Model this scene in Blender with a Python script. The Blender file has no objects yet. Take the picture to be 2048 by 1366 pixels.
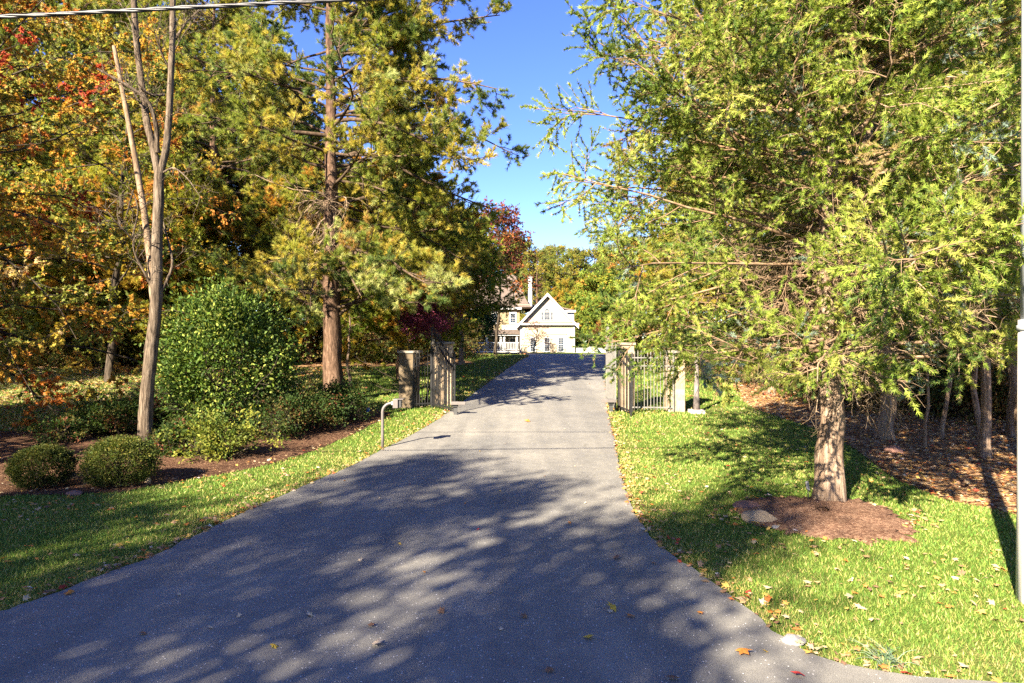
import bpy, math, random
import numpy as np
from mathutils import Vector

sc = bpy.context.scene
COL = sc.collection
RNG = np.random.default_rng(7)
random.seed(7)
CAMZ, F = 2.4, 1365.0
R = math.radians

# ------------------------------------------------------------------ terrain
def ground(x, y):
    """height of the land: level by the road, a ramp up to a crest, then easing down to the house"""
    y = np.asarray(y, float); x = np.asarray(x, float)
    z = np.interp(y, [-400, 13, 16, 20, 42, 46, 56, 400], [0, 0, .06, .32, 1.5, 1.56, 1.27, 1.27])
    z2 = np.interp(y - .9, [-400, 13, 16, 20, 42, 46, 56, 400], [0, 0, .06, .32, 1.5, 1.56, 1.27, 1.27])
    z3 = np.interp(y + .9, [-400, 13, 16, 20, 42, 46, 56, 400], [0, 0, .06, .32, 1.5, 1.56, 1.27, 1.27])
    return (z + z2 + z3) / 3
def gz(x, y): return float(ground(x, y))
def at(px, py, Y):
    return ((px - 1024) / F * Y, Y, CAMZ - (py - 683) / F * Y)
def on_ground(px, py):
    """where the sight line of a photograph point meets the land (only a convenience for measuring)"""
    lo, hi = 1.0, 90.0
    prev = lo
    for Y in np.arange(3.0, 90, .1):
        X, _, Z = at(px, py, Y)
        if Z <= gz(X, Y):
            lo, hi = Y - .1, Y
            for _ in range(14):
                m_ = (lo + hi) / 2; X, _y, Z = at(px, py, m_)
                if Z <= gz(X, m_): hi = m_
                else: lo = m_
            return (at(px, py, hi)[0], float(hi))
    return at(px, py, 60)[:2]

# ------------------------------------------------------------------ materials
def nodes(name):
    m = bpy.data.materials.new(name); m.use_nodes = True
    nt = m.node_tree; nt.nodes.clear()
    out = nt.nodes.new('ShaderNodeOutputMaterial')
    return m, nt, out
def N(nt, t, **kw):
    n = nt.nodes.new('ShaderNode' + t)
    for k, v in kw.items():
        if k in n.inputs.keys(): n.inputs[k].default_value = v
        else: setattr(n, k, v)
    return n
def L(nt, a, b): nt.links.new(a, b)
def ramp(nt, fac, stops):
    r = nt.nodes.new('ShaderNodeValToRGB'); e = r.color_ramp.elements
    while len(e) > 1: e.remove(e[0])
    for i, (p, c) in enumerate(stops):
        q = e[0] if i == 0 else e.new(p)
        q.position = p; q.color = (*c, 1)
    L(nt, fac, r.inputs[0]); return r
def noise(nt, scale, detail=4, rough=.55, vec=None, dist=0):
    n = N(nt, 'TexNoise', Scale=scale, Detail=detail, Roughness=rough, Distortion=dist)
    if vec is not None: L(nt, vec, n.inputs['Vector'])
    return n
def mix(nt, fac, a, b, mode='MIX'):
    m = nt.nodes.new('ShaderNodeMix'); m.data_type = 'RGBA'; m.blend_type = mode
    for s, v in ((0, fac), (6, a), (7, b)):
        if hasattr(v, 'links'): L(nt, v, m.inputs[s])
        else: m.inputs[s].default_value = v if s == 0 else (*v, 1)
    return m.outputs[2]
def objvec(nt, scale=(1, 1, 1)):
    c = N(nt, 'TexCoord'); mp = N(nt, 'Mapping'); mp.inputs['Scale'].default_value = scale
    L(nt, c.outputs['Object'], mp.inputs['Vector']); return mp.outputs[0]
def bump(nt, h, strength, dist=.02):
    b = N(nt, 'Bump', Strength=strength, Distance=dist); L(nt, h, b.inputs['Height']); return b.outputs[0]

def leaf_material(name, trans=.35, rough=.55, spec=.25):
    m, nt, out = nodes(name)
    a = N(nt, 'Attribute', attribute_name='Col')
    p = N(nt, 'BsdfPrincipled', Roughness=rough); p.inputs['Specular IOR Level'].default_value = spec
    t = N(nt, 'BsdfTranslucent'); mx = N(nt, 'MixShader', Fac=trans)
    L(nt, a.outputs['Color'], p.inputs['Base Color'])
    tc = mix(nt, .35, a.outputs['Color'], (.9, .95, .15), 'SOFT_LIGHT')
    L(nt, tc, t.inputs['Color'])
    L(nt, p.outputs[0], mx.inputs[1]); L(nt, t.outputs[0], mx.inputs[2]); L(nt, mx.outputs[0], out.inputs[0])
    return m
def bark_material(name, c1, c2, c3, sx=22, sz=2.2, bs=.8):
    m, nt, out = nodes(name)
    v = objvec(nt, (sx, sx, sz))
    n1 = noise(nt, 1.0, 6, .65, v, .6); n2 = noise(nt, 1.3, 3)
    r = ramp(nt, n1.outputs[0], [(.32, c1), (.5, c2), (.66, c3)])
    c = mix(nt, n2.outputs[0], r.outputs[0], c2, 'OVERLAY')
    p = N(nt, 'BsdfPrincipled', Roughness=.9); p.inputs['Specular IOR Level'].default_value = .1
    L(nt, c, p.inputs['Base Color']); L(nt, bump(nt, n1.outputs[0], bs, .03), p.inputs['Normal'])
    L(nt, p.outputs[0], out.inputs[0]); return m
def plain(name, c, rough=.6, var=.15, scale=6, metallic=0, spec=.4, bs=.1, c2=None, bscale=60):
    m, nt, out = nodes(name)
    v = objvec(nt); n1 = noise(nt, scale, 5, .6, v); n2 = noise(nt, bscale, 3, .6, v)
    lo = c2 or tuple(max(0, x * (1 - var)) for x in c); hi = tuple(min(1, x * (1 + var)) for x in c)
    r = ramp(nt, n1.outputs[0], [(.3, lo), (.7, hi)])
    p = N(nt, 'BsdfPrincipled', Roughness=rough, Metallic=metallic); p.inputs['Specular IOR Level'].default_value = spec
    L(nt, r.outputs[0], p.inputs['Base Color'])
    if bs: L(nt, bump(nt, n2.outputs[0], bs, .01), p.inputs['Normal'])
    L(nt, p.outputs[0], out.inputs[0]); return m

def asphalt_material():
    m, nt, out = nodes('asphalt')
    v = objvec(nt)
    fine = noise(nt, 190, 2, .6, v); big = noise(nt, .55, 4, .6, v); mid = noise(nt, 5, 4, .6, v)
    base = ramp(nt, fine.outputs[0], [(.3, (.088, .087, .079)), (.5, (.178, .176, .16)), (.72, (.3, .29, .26))])
    tone = ramp(nt, big.outputs[0], [(.3, (.72, .72, .74)), (.7, (1.12, 1.08, 1.03))])
    c = mix(nt, 1.0, base.outputs[0], tone.outputs[0], 'MULTIPLY')
    t2 = ramp(nt, mid.outputs[0], [(.35, (.88, .88, .89)), (.65, (1.05, 1.05, 1.04))])
    c = mix(nt, 1.0, c, t2.outputs[0], 'MULTIPLY')
    trk = noise(nt, 1.0, 3, .5, objvec(nt, (1.9, .07, 1))); t3 = ramp(nt, trk.outputs[0], [(.38, (.86, .86, .87)), (.62, (1.08, 1.07, 1.06))]); c = mix(nt, 1.0, c, t3.outputs[0], 'MULTIPLY')
    st = noise(nt, 1.7, 5, .7, v, 1.2); t4 = ramp(nt, st.outputs[0], [(.62, (1, 1, 1)), (.74, (.72, .72, .72))]); c = mix(nt, 1.0, c, t4.outputs[0], 'MULTIPLY')
    vo = N(nt, 'TexVoronoi', Scale=38.0); L(nt, v, vo.inputs['Vector'])
    sp = ramp(nt, vo.outputs['Distance'], [(.15, (1, 1, 1)), (.25, (0, 0, 0))])
    keep = N(nt, 'Math', operation='GREATER_THAN'); keep.inputs[1].default_value = .84
    sep = N(nt, 'SeparateColor'); L(nt, vo.outputs['Color'], sep.inputs[0]); L(nt, sep.outputs[0], keep.inputs[0])
    mu = N(nt, 'Math', operation='MULTIPLY'); L(nt, sp.outputs[0], mu.inputs[0]); L(nt, keep.outputs[0], mu.inputs[1])
    c = mix(nt, mu.outputs[0], c, (.62, .6, .57))
    p = N(nt, 'BsdfPrincipled', Roughness=.78); p.inputs['Specular IOR Level'].default_value = .3
    L(nt, c, p.inputs['Base Color']); L(nt, bump(nt, fine.outputs[0], .5, .006), p.inputs['Normal'])
    L(nt, p.outputs[0], out.inputs[0]); return m
def lawn_material():
    m, nt, out = nodes('turf')
    v = objvec(nt)
    a = noise(nt, .9, 5, .6, v); b = noise(nt, 38, 3, .65, v); d = noise(nt, .33, 3, .5, v)
    g = ramp(nt, b.outputs[0], [(.25, (.03, .055, .008)), (.5, (.085, .135, .02)), (.75, (.19, .23, .05))])
    dry = ramp(nt, b.outputs[0], [(.25, (.09, .075, .03)), (.75, (.3, .25, .1))])
    f = ramp(nt, a.outputs[0], [(.52, (0, 0, 0)), (.72, (.6, .6, .6))])
    c = mix(nt, f.outputs[0], g.outputs[0], dry.outputs[0])
    p = N(nt, 'BsdfPrincipled', Roughness=.95); p.inputs['Specular IOR Level'].default_value = .05
    L(nt, c, p.inputs['Base Color']); L(nt, bump(nt, b.outputs[0], .9, .05), p.inputs['Normal'])
    L(nt, p.outputs[0], out.inputs[0]); return m
def litter_material(name, cols, scale=26, bs=.9):
    m, nt, out = nodes(name)
    v = objvec(nt)
    vo = N(nt, 'TexVoronoi', Scale=float(scale)); L(nt, v, vo.inputs['Vector'])
    sep = N(nt, 'SeparateColor'); L(nt, vo.outputs['Color'], sep.inputs[0])
    r = ramp(nt, sep.outputs[0], cols)
    n = noise(nt, 1.1, 4, .6, v); t = ramp(nt, n.outputs[0], [(.3, (.55, .5, .48)), (.7, (1.15, 1.1, 1.05))])
    f = noise(nt, 90, 3, .6, v); t2 = ramp(nt, f.outputs[0], [(.3, (.6, .6, .6)), (.7, (1.2, 1.2, 1.2))])
    c = mix(nt, 1, r.outputs[0], t.outputs[0], 'MULTIPLY'); c = mix(nt, 1, c, t2.outputs[0], 'MULTIPLY')
    p = N(nt, 'BsdfPrincipled', Roughness=.95); p.inputs['Specular IOR Level'].default_value = .05
    L(nt, c, p.inputs['Base Color']); L(nt, bump(nt, f.outputs[0], bs, .03), p.inputs['Normal'])
    L(nt, p.outputs[0], out.inputs[0]); return m
def stone_material(name, c1, c2, mortar, sc_=3.2):
    m, nt, out = nodes(name)
    c = N(nt, 'TexCoord'); mp = N(nt, 'Mapping'); mp.inputs['Rotation'].default_value = (R(90), 0, 0)
    L(nt, c.outputs['Object'], mp.inputs['Vector'])
    sx = N(nt, 'SeparateXYZ'); L(nt, c.outputs['Object'], sx.inputs[0])
    ad = N(nt, 'Math', operation='ADD'); L(nt, sx.outputs[0], ad.inputs[0]); L(nt, sx.outputs[1], ad.inputs[1])
    cb = N(nt, 'CombineXYZ'); L(nt, ad.outputs[0], cb.inputs[0]); L(nt, sx.outputs[2], cb.inputs[1])
    br = N(nt, 'TexBrick', Scale=sc_); L(nt, cb.outputs[0], br.inputs['Vector'])
    br.inputs['Color1'].default_value = (*c1, 1); br.inputs['Color2'].default_value = (*c2, 1); br.inputs['Mortar'].default_value = (*mortar, 1)
    br.inputs['Mortar Size'].default_value = .018; br.inputs['Brick Width'].default_value = .8; br.inputs['Row Height'].default_value = .52; br.offset = .37
    n = noise(nt, 14, 5, .65); t = ramp(nt, n.outputs[0], [(.3, (.65, .62, .6)), (.7, (1.2, 1.16, 1.1))])
    cc = mix(nt, 1, br.outputs[0], t.outputs[0], 'MULTIPLY')
    p = N(nt, 'BsdfPrincipled', Roughness=.9); L(nt, cc, p.inputs['Base Color'])
    L(nt, bump(nt, n.outputs[0], .6, .02), p.inputs['Normal']); L(nt, p.outputs[0], out.inputs[0]); return m
def siding_material(name, c, freq=7.5):
    m, nt, out = nodes(name)
    v = objvec(nt)
    w = N(nt, 'TexWave', Scale=freq / 2, wave_type='BANDS', bands_direction='Z', wave_profile='SAW'); L(nt, v, w.inputs['Vector'])
    n = noise(nt, 2.5, 4, .6, v)
    r = ramp(nt, n.outputs[0], [(.3, tuple(x * .9 for x in c)), (.7, tuple(min(1, x * 1.05) for x in c))])
    p = N(nt, 'BsdfPrincipled', Roughness=.7); L(nt, r.outputs[0], p.inputs['Base Color'])
    L(nt, bump(nt, w.outputs[0], .6, .02), p.inputs['Normal']); L(nt, p.outputs[0], out.inputs[0]); return m

M = {}
M['asphalt'] = asphalt_material(); M['turf'] = lawn_material()
M['mulch'] = litter_material('mulch', [(0, (.04, .022, .014)), (.45, (.09, .05, .033)), (.8, (.15, .085, .055)), (.97, (.3, .2, .12))], 55)
M['mulch_light'] = litter_material('cedar_mulch', [(0, (.14, .078, .052)), (.5, (.24, .145, .1)), (1, (.36, .24, .165))], 42)
M['woodfloor'] = litter_material('woodland_floor', [(0, (.1, .05, .028)), (.3, (.2, .1, .055)), (.55, (.32, .18, .085)), (.8, (.5, .33, .15)), (1, (.62, .5, .32))], 16)
M['leaf'] = leaf_material('foliage', .42, .6, .15); M['gloss_leaf'] = leaf_material('glossy_foliage', .28, .55, .18)
M['blade'] = leaf_material('grass_blade', .3, .6, .15); M['dry'] = leaf_material('dry_leaf', .2, .75, .12)
M['cedar_bark'] = bark_material('cedar_bark', (.1, .068, .048), (.27, .205, .15), (.42, .34, .27), 30, 1.8)
M['cedar_twig'] = bark_material('cedar_twig', (.16, .115, .075), (.27, .2, .135), (.4, .31, .22), 10, 6, .3)
M['pine_bark'] = bark_material('pine_bark', (.045, .03, .02), (.13, .085, .058), (.25, .17, .12), 16, 4.0)
M['pine_twig'] = bark_material('pine_twig', (.06, .042, .03), (.11, .08, .055), (.19, .14, .1), 10, 6, .3)
M['dead_wood'] = bark_material('dead_wood', (.13, .095, .06), (.24, .185, .13), (.38, .3, .22), 10, 3, .3)
M['grey_bark'] = bark_material('locust_bark', (.04, .03, .022), (.145, .115, .085), (.26, .215, .165), 26, 3.2, 1)
M['dark_bark'] = bark_material('dark_bark', (.03, .024, .018), (.075, .06, .045), (.15, .12, .09), 16, 3)
M['iron'] = plain('black_iron', (.014, .014, .015), .6, .3, 8, 0, .2, .1)
M['iron_sunlit'] = plain('sunlit_iron', (.13, .125, .115), .6, .25, 8, 0, .5, .1)  # black iron again, its colour raised to grey for sun on the bars
M['stone'] = stone_material('pale_fieldstone', (.42, .33, .22), (.27, .2, .13), (.28, .24, .19))
M['stone_shaded'] = stone_material('shaded_fieldstone', (.15, .115, .07), (.09, .068, .04), (.1, .085, .065))  # the gate stone darkened to brown, shade put into its colour
M['cap'] = plain('cap_stone', (.22, .19, .15), .85, .2, 9)
M['metal'] = plain('grey_metal', (.13, .115, .108), .5, .12, 10, .2)
M['metal_dark'] = plain('dark_metal', (.05, .05, .05), .45, .2)
M['white'] = plain('white_paint', (.42, .415, .41), .55, .04, 3)
M['pole'] = plain('pole_white', (.5, .49, .46), .6, .06, 2)
M['pole_grey'] = plain('pole_grey', (.26, .28, .29), .55, .12, 4)
M['cream'] = siding_material('cream_siding', (.41, .345, .25)); M['tan'] = siding_material('tan_siding', (.22, .17, .095))
M['roof'] = plain('shingle_roof', (.115, .09, .074), .9, .3, 7, 0, .1, .6, None, 30)
M['glass'] = plain('window_glass', (.018, .03, .05), .25, .2, 2, 0, .25, 0)
M['door'] = plain('brown_door', (.1, .045, .022), .5)
M['rock'] = plain('tan_rock', (.25, .19, .125), .9, .25, 7, 0, .15, .6, None, 25)
M['rock_red'] = plain('reddish_rock', (.22, .12, .09), .9, .25, 7, 0, .15, .6, None, 25)
M['rock_grey'] = plain('grey_rock', (.25, .24, .23), .9, .25, 7, 0, .15, .6, None, 25)
M['cable'] = plain('bare_cable', (.042, .042, .045), .42, .25, 14, .35)
M['concrete'] = plain('concrete', (.42, .37, .34), .9, .15, 8)
M['blue'] = plain('blue_plastic', (.03, .12, .45), .4, .1)

# ------------------------------------------------------------------ mesh helpers
def link(name, me, mat, parent=None):
    o = bpy.data.objects.new(name, me); COL.objects.link(o)
    if mat is not None and not me.materials: me.materials.append(mat)
    if parent is not None: o.parent = parent
    return o
def np_mesh(name, V, tris=None, quads=None, cols=None, smooth=False):
    me = bpy.data.meshes.new(name)
    nt_ = 0 if tris is None else len(tris); nq = 0 if quads is None else len(quads)
    V = np.asarray(V, np.float32)
    me.vertices.add(len(V)); me.vertices.foreach_set('co', V.ravel())
    idx = []
    if nt_: idx.append(np.asarray(tris, np.int32).ravel())
    if nq: idx.append(np.asarray(quads, np.int32).ravel())
    idx = np.concatenate(idx)
    me.loops.add(len(idx)); me.loops.foreach_set('vertex_index', idx)
    ls = np.concatenate([np.arange(nt_) * 3, nt_ * 3 + np.arange(nq) * 4]).astype(np.int32)
    me.polygons.add(nt_ + nq); me.polygons.foreach_set('loop_start', ls)
    me.polygons.foreach_set('use_smooth', np.full(nt_ + nq, smooth, bool))
    me.update(calc_edges=True)
    if cols is not None:
        ca = me.color_attributes.new('Col', 'FLOAT_COLOR', 'POINT')
        c4 = np.ones((len(V), 4), np.float32); c4[:, :3] = cols
        ca.data.foreach_set('color', c4.ravel())
    return me
class MB:
    """collects boxes, prisms and tubes for ONE mesh"""
    def __init__(s): s.v = []; s.f = []
    def add(s, verts, faces):
        b = len(s.v); s.v += [tuple(map(float, p)) for p in verts]; s.f += [tuple(b + i for i in f) for f in faces]
    def box(s, x0, x1, y0, y1, z0, z1):
        s.add([(x0, y0, z0), (x1, y0, z0), (x1, y1, z0), (x0, y1, z0), (x0, y0, z1), (x1, y0, z1), (x1, y1, z1), (x0, y1, z1)],
              [(3, 2, 1, 0), (4, 5, 6, 7), (0, 1, 5, 4), (1, 2, 6, 5), (2, 3, 7, 6), (3, 0, 4, 7)])
    def prism(s, poly, d, extra=None):
        """poly: list of 3-D points, extruded by vector d"""
        n = len(poly); q = [(p[0] + d[0], p[1] + d[1], p[2] + d[2]) for p in poly]
        s.add(list(poly) + q, [tuple(range(n))[::-1], tuple(range(n, 2 * n))] + [(i, (i + 1) % n, n + (i + 1) % n, n + i) for i in range(n)])
    def beam(s, a, b, w, h=None, up=(0, 0, 1)):
        a, b = Vector(a), Vector(b); t = (b - a).normalized(); h = h or w
        u = t.cross(Vector(up))
        if u.length < 1e-4: u = t.cross(Vector((1, 0, 0)))
        u.normalize(); v = u.cross(t)
        c = [(-w / 2, -h / 2), (w / 2, -h / 2), (w / 2, h / 2), (-w / 2, h / 2)]
        P = [tuple(a + u * x + v * y) for x, y in c]; d = tuple(b - a); s.prism(P, d)
    def tube(s, pts, rad, n=10):
        pts = np.array(pts, float)[None]; rad = np.atleast_1d(np.array(rad, float))
        if len(rad) == 1: rad = np.repeat(rad, pts.shape[1])
        V, Q = tubes(pts, rad[None], n); k = pts.shape[1]
        caps = [tuple(range(n))[::-1], tuple(range((k - 1) * n, k * n))]
        s.add(V, [tuple(q) for q in Q] + caps)
    def build(s, name, mat, parent=None, smooth=False, bevel=0, origin=None):
        me = bpy.data.meshes.new(name); V = np.array(s.v, float)
        if origin is not None: V = V - np.array(origin)
        elif parent is not None:
            p = parent; off = Vector((0, 0, 0))
            while p is not None: off += p.location; p = p.parent
            V = V - np.array(off)
        me.from_pydata(V.tolist(), [], s.f); me.update()
        import bmesh
        bm = bmesh.new(); bm.from_mesh(me); bmesh.ops.recalc_face_normals(bm, faces=bm.faces); bm.to_mesh(me); bm.free()
        if smooth:
            me.polygons.foreach_set('use_smooth', np.ones(len(me.polygons), bool))
        o = link(name, me, mat, parent)
        if origin is not None: o.location = origin
        if bevel:
            b = o.modifiers.new('edge', 'BEVEL'); b.width = bevel; b.segments = 2; b.limit_method = 'ANGLE'
        return o
def tag(o, label=None, cat=None, group=None, kind=None):
    for k, v in (('label', label), ('category', cat), ('group', group), ('kind', kind)):
        if v: o[k] = v
    return o
def thing(name, loc, label, cat, group=None):
    o = bpy.data.objects.new(name, None); COL.objects.link(o); o.location = loc; o.empty_display_size = .2
    return tag(o, label, cat, group)
def copy_thing(r, loc, rot=0, scale=1, label=None, group=None):
    c = r.copy(); COL.objects.link(c); c.location = loc; c.rotation_euler = (0, 0, rot); c.scale = (scale,) * 3 if np.isscalar(scale) else scale
    if label: c['label'] = label
    if group: c['group'] = group
    for ch in list(r.children):
        d = ch.copy(); COL.objects.link(d); d.parent = c
        for g in list(ch.children):
            e = g.copy(); COL.objects.link(e); e.parent = d
    return c

# ------------------------------------------------------------------ plant generator
def unit(v): return v / np.maximum(np.linalg.norm(v, axis=-1, keepdims=True), 1e-9)
def tubes(P, Rd, n):
    """P (N,K,3) paths, Rd (N,K) radii -> verts, quads"""
    Nn, K, _ = P.shape
    T = np.empty_like(P); T[:, 1:-1] = P[:, 2:] - P[:, :-2]; T[:, 0] = P[:, 1] - P[:, 0]; T[:, -1] = P[:, -1] - P[:, -2]
    T = unit(T)
    mean = unit(P[:, -1] - P[:, 0]); ref = np.where(np.abs(mean[:, 2:3]) > .8, np.array([[1., 0, 0]]), np.array([[0, 0, 1.]]))
    U = unit(np.cross(T, ref[:, None, :])); W = np.cross(U, T)
    a = np.arange(n) / n * 2 * np.pi
    V = P[:, :, None, :] + Rd[:, :, None, None] * (np.cos(a)[None, None, :, None] * U[:, :, None, :] + np.sin(a)[None, None, :, None] * W[:, :, None, :])
    base = (np.arange(Nn)[:, None, None] * K + np.arange(K - 1)[None, :, None]) * n
    i = np.arange(n)[None, None, :]; j = (i + 1) % n
    Q = np.stack([base + i, base + j, base + n + j, base + n + i], -1).reshape(-1, 4)
    return V.reshape(-1, 3), Q
def sample(P, t):
    Nn, K, _ = P.shape
    s = np.clip(t, 0, .9999) * (K - 1); i = s.astype(int); f = (s - i)[..., None]; r = np.arange(Nn)[:, None]
    a, b = P[r, i], P[r, i + 1]
    return a * (1 - f) + b * f, unit(b - a)
def grow(pos, d, Ln, K, rng, curve=0., jit=.1):
    pts = [pos]; 
    for k in range(K - 1):
        d = unit(d + rng.normal(0, jit, d.shape) + np.array([0, 0, 1.]) * (curve if np.isscalar(curve) else curve[:, None]) / (K - 1))
        pts.append(pts[-1] + d * (Ln / (K - 1))[:, None])
    return np.stack(pts, 1)
def spawn(P, n, rng, t0=.2, t1=1, ang=(40, 70), Ln=1., K=5, up=0., curve=0., jit=.12, flat=1., tip=.4):
    Nn = len(P)
    t = t0 + (t1 - t0) * (np.arange(n)[None] + rng.random((Nn, n))) / n
    pos, tan = sample(P, t)
    pl = np.linalg.norm(np.diff(P, axis=1), axis=2).sum(1)
    r = rng.normal(size=tan.shape); r = r - (r * tan).sum(-1, keepdims=True) * tan; r[..., 2] *= flat; r = unit(r)
    a = np.radians(rng.uniform(*ang, t.shape))[..., None]
    d = unit(tan * np.cos(a) + r * np.sin(a) + np.array([0, 0, up]))
    ll = (Ln * (1 - (1 - tip) * t) * rng.uniform(.65, 1.25, t.shape))
    return grow(pos.reshape(-1, 3), d.reshape(-1, 3), ll.ravel(), K, rng, curve, jit), t.ravel()
def template(kind):
    if kind == 'cedar':            # a feathery flat spray
        v = []; f = []
        for (s, a, l, w) in ((0, 0, 1, .17), (.12, 34, .72, .16), (.2, -34, .66, .16)):
            ca, sa = math.cos(R(a)), math.sin(R(a)); b = len(v); z = .12 * math.sin(s * 7 + a)
            v += [(s - sa * -w / 2, -w / 2 * ca, 0), (s + sa * -w / 2, w / 2 * ca, 0), (s + ca * l, sa * l, z)]
            f.append((b, b + 1, b + 2))
    elif kind == 'pine':           # a tuft of needles
        v = []; f = []; rr = random.Random(3)
        for k in range(9):
            a = k * 2.4; sp = .25 + .75 * rr.random()
            d = Vector((1 - .25 * sp, math.cos(a) * sp, math.sin(a) * sp)).normalized() * (.75 + .4 * rr.random())
            o = Vector((.35 * rr.random(), 0, 0)); s_ = d.cross(Vector((.3, .5, .8))).normalized() * .05
            b = len(v); v += [tuple(o - s_), tuple(o + s_), tuple(o + d)]; f.append((b, b + 1, b + 2))
    elif kind == 'broad':          # a folded oval leaf
        v = [(0, 0, 0), (.35, .26, .08), (.75, .2, .05), (1, 0, -.06), (.75, -.2, .05), (.35, -.26, .08), (.5, 0, -.02)]
        f = [(0, 6, 1), (1, 6, 2), (2, 6, 3), (3, 6, 4), (4, 6, 5), (5, 6, 0)]
    elif kind == 'oval':           # cheaper folded leaf
        v = [(0, 0, 0), (.5, .3, .08), (1, 0, -.05), (.5, -.3, .08)]
        f = [(0, 2, 1), (0, 3, 2)]
    elif kind == 'maple':          # lobed leaf
        ang = [0, 28, 52, 80, 112, 150, 210, 248, 280, 308, 332]; rad = [1, .5, .95, .45, .7, .35, .35, .7, .45, .95, .5]
        v = [(0, 0, .03)] + [(math.cos(R(a)) * r_ * .55, math.sin(R(a)) * r_ * .55, -.1 * r_ + .06 * math.sin(a)) for a, r_ in zip(ang, rad)]
        f = [(0, i, i % 11 + 1) for i in range(1, 12)]
    return np.array(v, float), np.array(f, int)
TPL = {k: template(k) for k in ('cedar', 'pine', 'broad', 'oval', 'maple')}
def leaf_cloud(pos, d, size, kind, cols, rng, upbias=0.):
    v, f = TPL[kind]; n = len(pos); d = unit(d)
    r = rng.normal(size=d.shape) + np.array([0, 0, upbias]); y = unit(np.cross(r, d)); z = np.cross(d, y)
    s = np.broadcast_to(np.asarray(size, float), (n,))[:, None, None]
    V = pos[:, None] + s * (v[None, :, 0:1] * d[:, None] + v[None, :, 1:2] * y[:, None] + v[None, :, 2:3] * z[:, None])
    T = (np.arange(n)[:, None, None] * len(v) + f[None]).reshape(-1, 3)
    return V.reshape(-1, 3), T, np.repeat(cols, len(v), 0)
def colours(n, palette, rng, ids=None, jit=.18, sw=.22):
    w = np.array([p[0] for p in palette], float); C = np.array([p[1] for p in palette], float)
    if ids is None: k = rng.choice(len(w), n, p=w / w.sum())
    else:
        u = ids.max() + 1; kk = rng.choice(len(w), u, p=w / w.sum()); k = kk[ids]
        swap = rng.random(n) < sw; k = np.where(swap, rng.choice(len(w), n, p=w / w.sum()), k)
    c = C[k] * rng.uniform(1 - jit, 1 + jit, (n, 1)) * rng.uniform(.92, 1.08, (n, 3))
    return np.clip(c, 0, 1)
def on_twigs(P, n, rng, t0=.2, spread=.7, up=.1):
    t = t0 + (1 - t0) * rng.random((len(P), n)); pos, tan = sample(P, t)
    d = unit(tan + rng.normal(0, spread, tan.shape) + np.array([0, 0, up]))
    ids = np.repeat(np.arange(len(P)), n)
    return pos.reshape(-1, 3), d.reshape(-1, 3), ids
def taper(P, r0, r1):
    k = P.shape[1]; r0 = np.broadcast_to(np.asarray(r0, float), (len(P),)); r1 = np.broadcast_to(np.asarray(r1, float), (len(P),))
    return r0[:, None] + (r1 - r0)[:, None] * np.linspace(0, 1, k)[None]
def joinV(parts):
    Vs, Qs, o = [], [], 0
    for V, Q in parts: Vs.append(V); Qs.append(Q + o); o += len(V)
    return np.concatenate(Vs), np.concatenate(Qs)
def wood(name, parts, mat, root):
    V, Q = joinV(parts); return link(name, np_mesh(name, V, quads=Q, smooth=True), mat, root)
def foliage(name, clouds, mat, root):
    Vs, Ts, Cs, o = [], [], [], 0
    for V, T, C in clouds: Vs.append(V); Ts.append(T + o); Cs.append(C); o += len(V)
    return link(name, np_mesh(name, np.concatenate(Vs), tris=np.concatenate(Ts), cols=np.concatenate(Cs)), mat, root)
def trunk_path(h, K, rng, lean=(0, 0), wob=.05):
    z = np.linspace(-.15, h, K); p = np.zeros((K, 3)); p[:, 2] = z
    p[:, 0] = lean[0] * z + np.cumsum(rng.normal(0, wob, K)) * (z > .6); p[:, 1] = lean[1] * z + np.cumsum(rng.normal(0, wob, K)) * (z > .6)
    return p
def trunk_tube(p, r0, r1, n=14, flare=.25, ridge=.05, rng=RNG):
    k = len(p); z = p[:, 2]
    r = r0 + (r1 - r0) * np.linspace(0, 1, k) ** .9; r = r * (1 + flare * np.exp(-np.maximum(z, 0) / .35))
    V, Q = tubes(p[None], r[None], n)
    c = np.repeat(p, n, 0); a = np.tile(np.arange(n), k) / n * 2 * np.pi
    lobe = 1 + .22 * flare / .25 * np.exp(-np.maximum(c[:, 2], 0) / .3) * np.maximum(np.sin(5 * a + 1), -.3) + .03 * np.sin(7 * a + c[:, 2] * 1.5)
    V = c + (V - c) * (lobe[:, None] + rng.normal(0, ridge, (len(V), 1)))
    return V, Q
def prim_dirs(z, az, el):
    return np.stack([np.cos(az) * np.cos(el), np.sin(az) * np.cos(el), np.sin(el)], -1)

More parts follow.
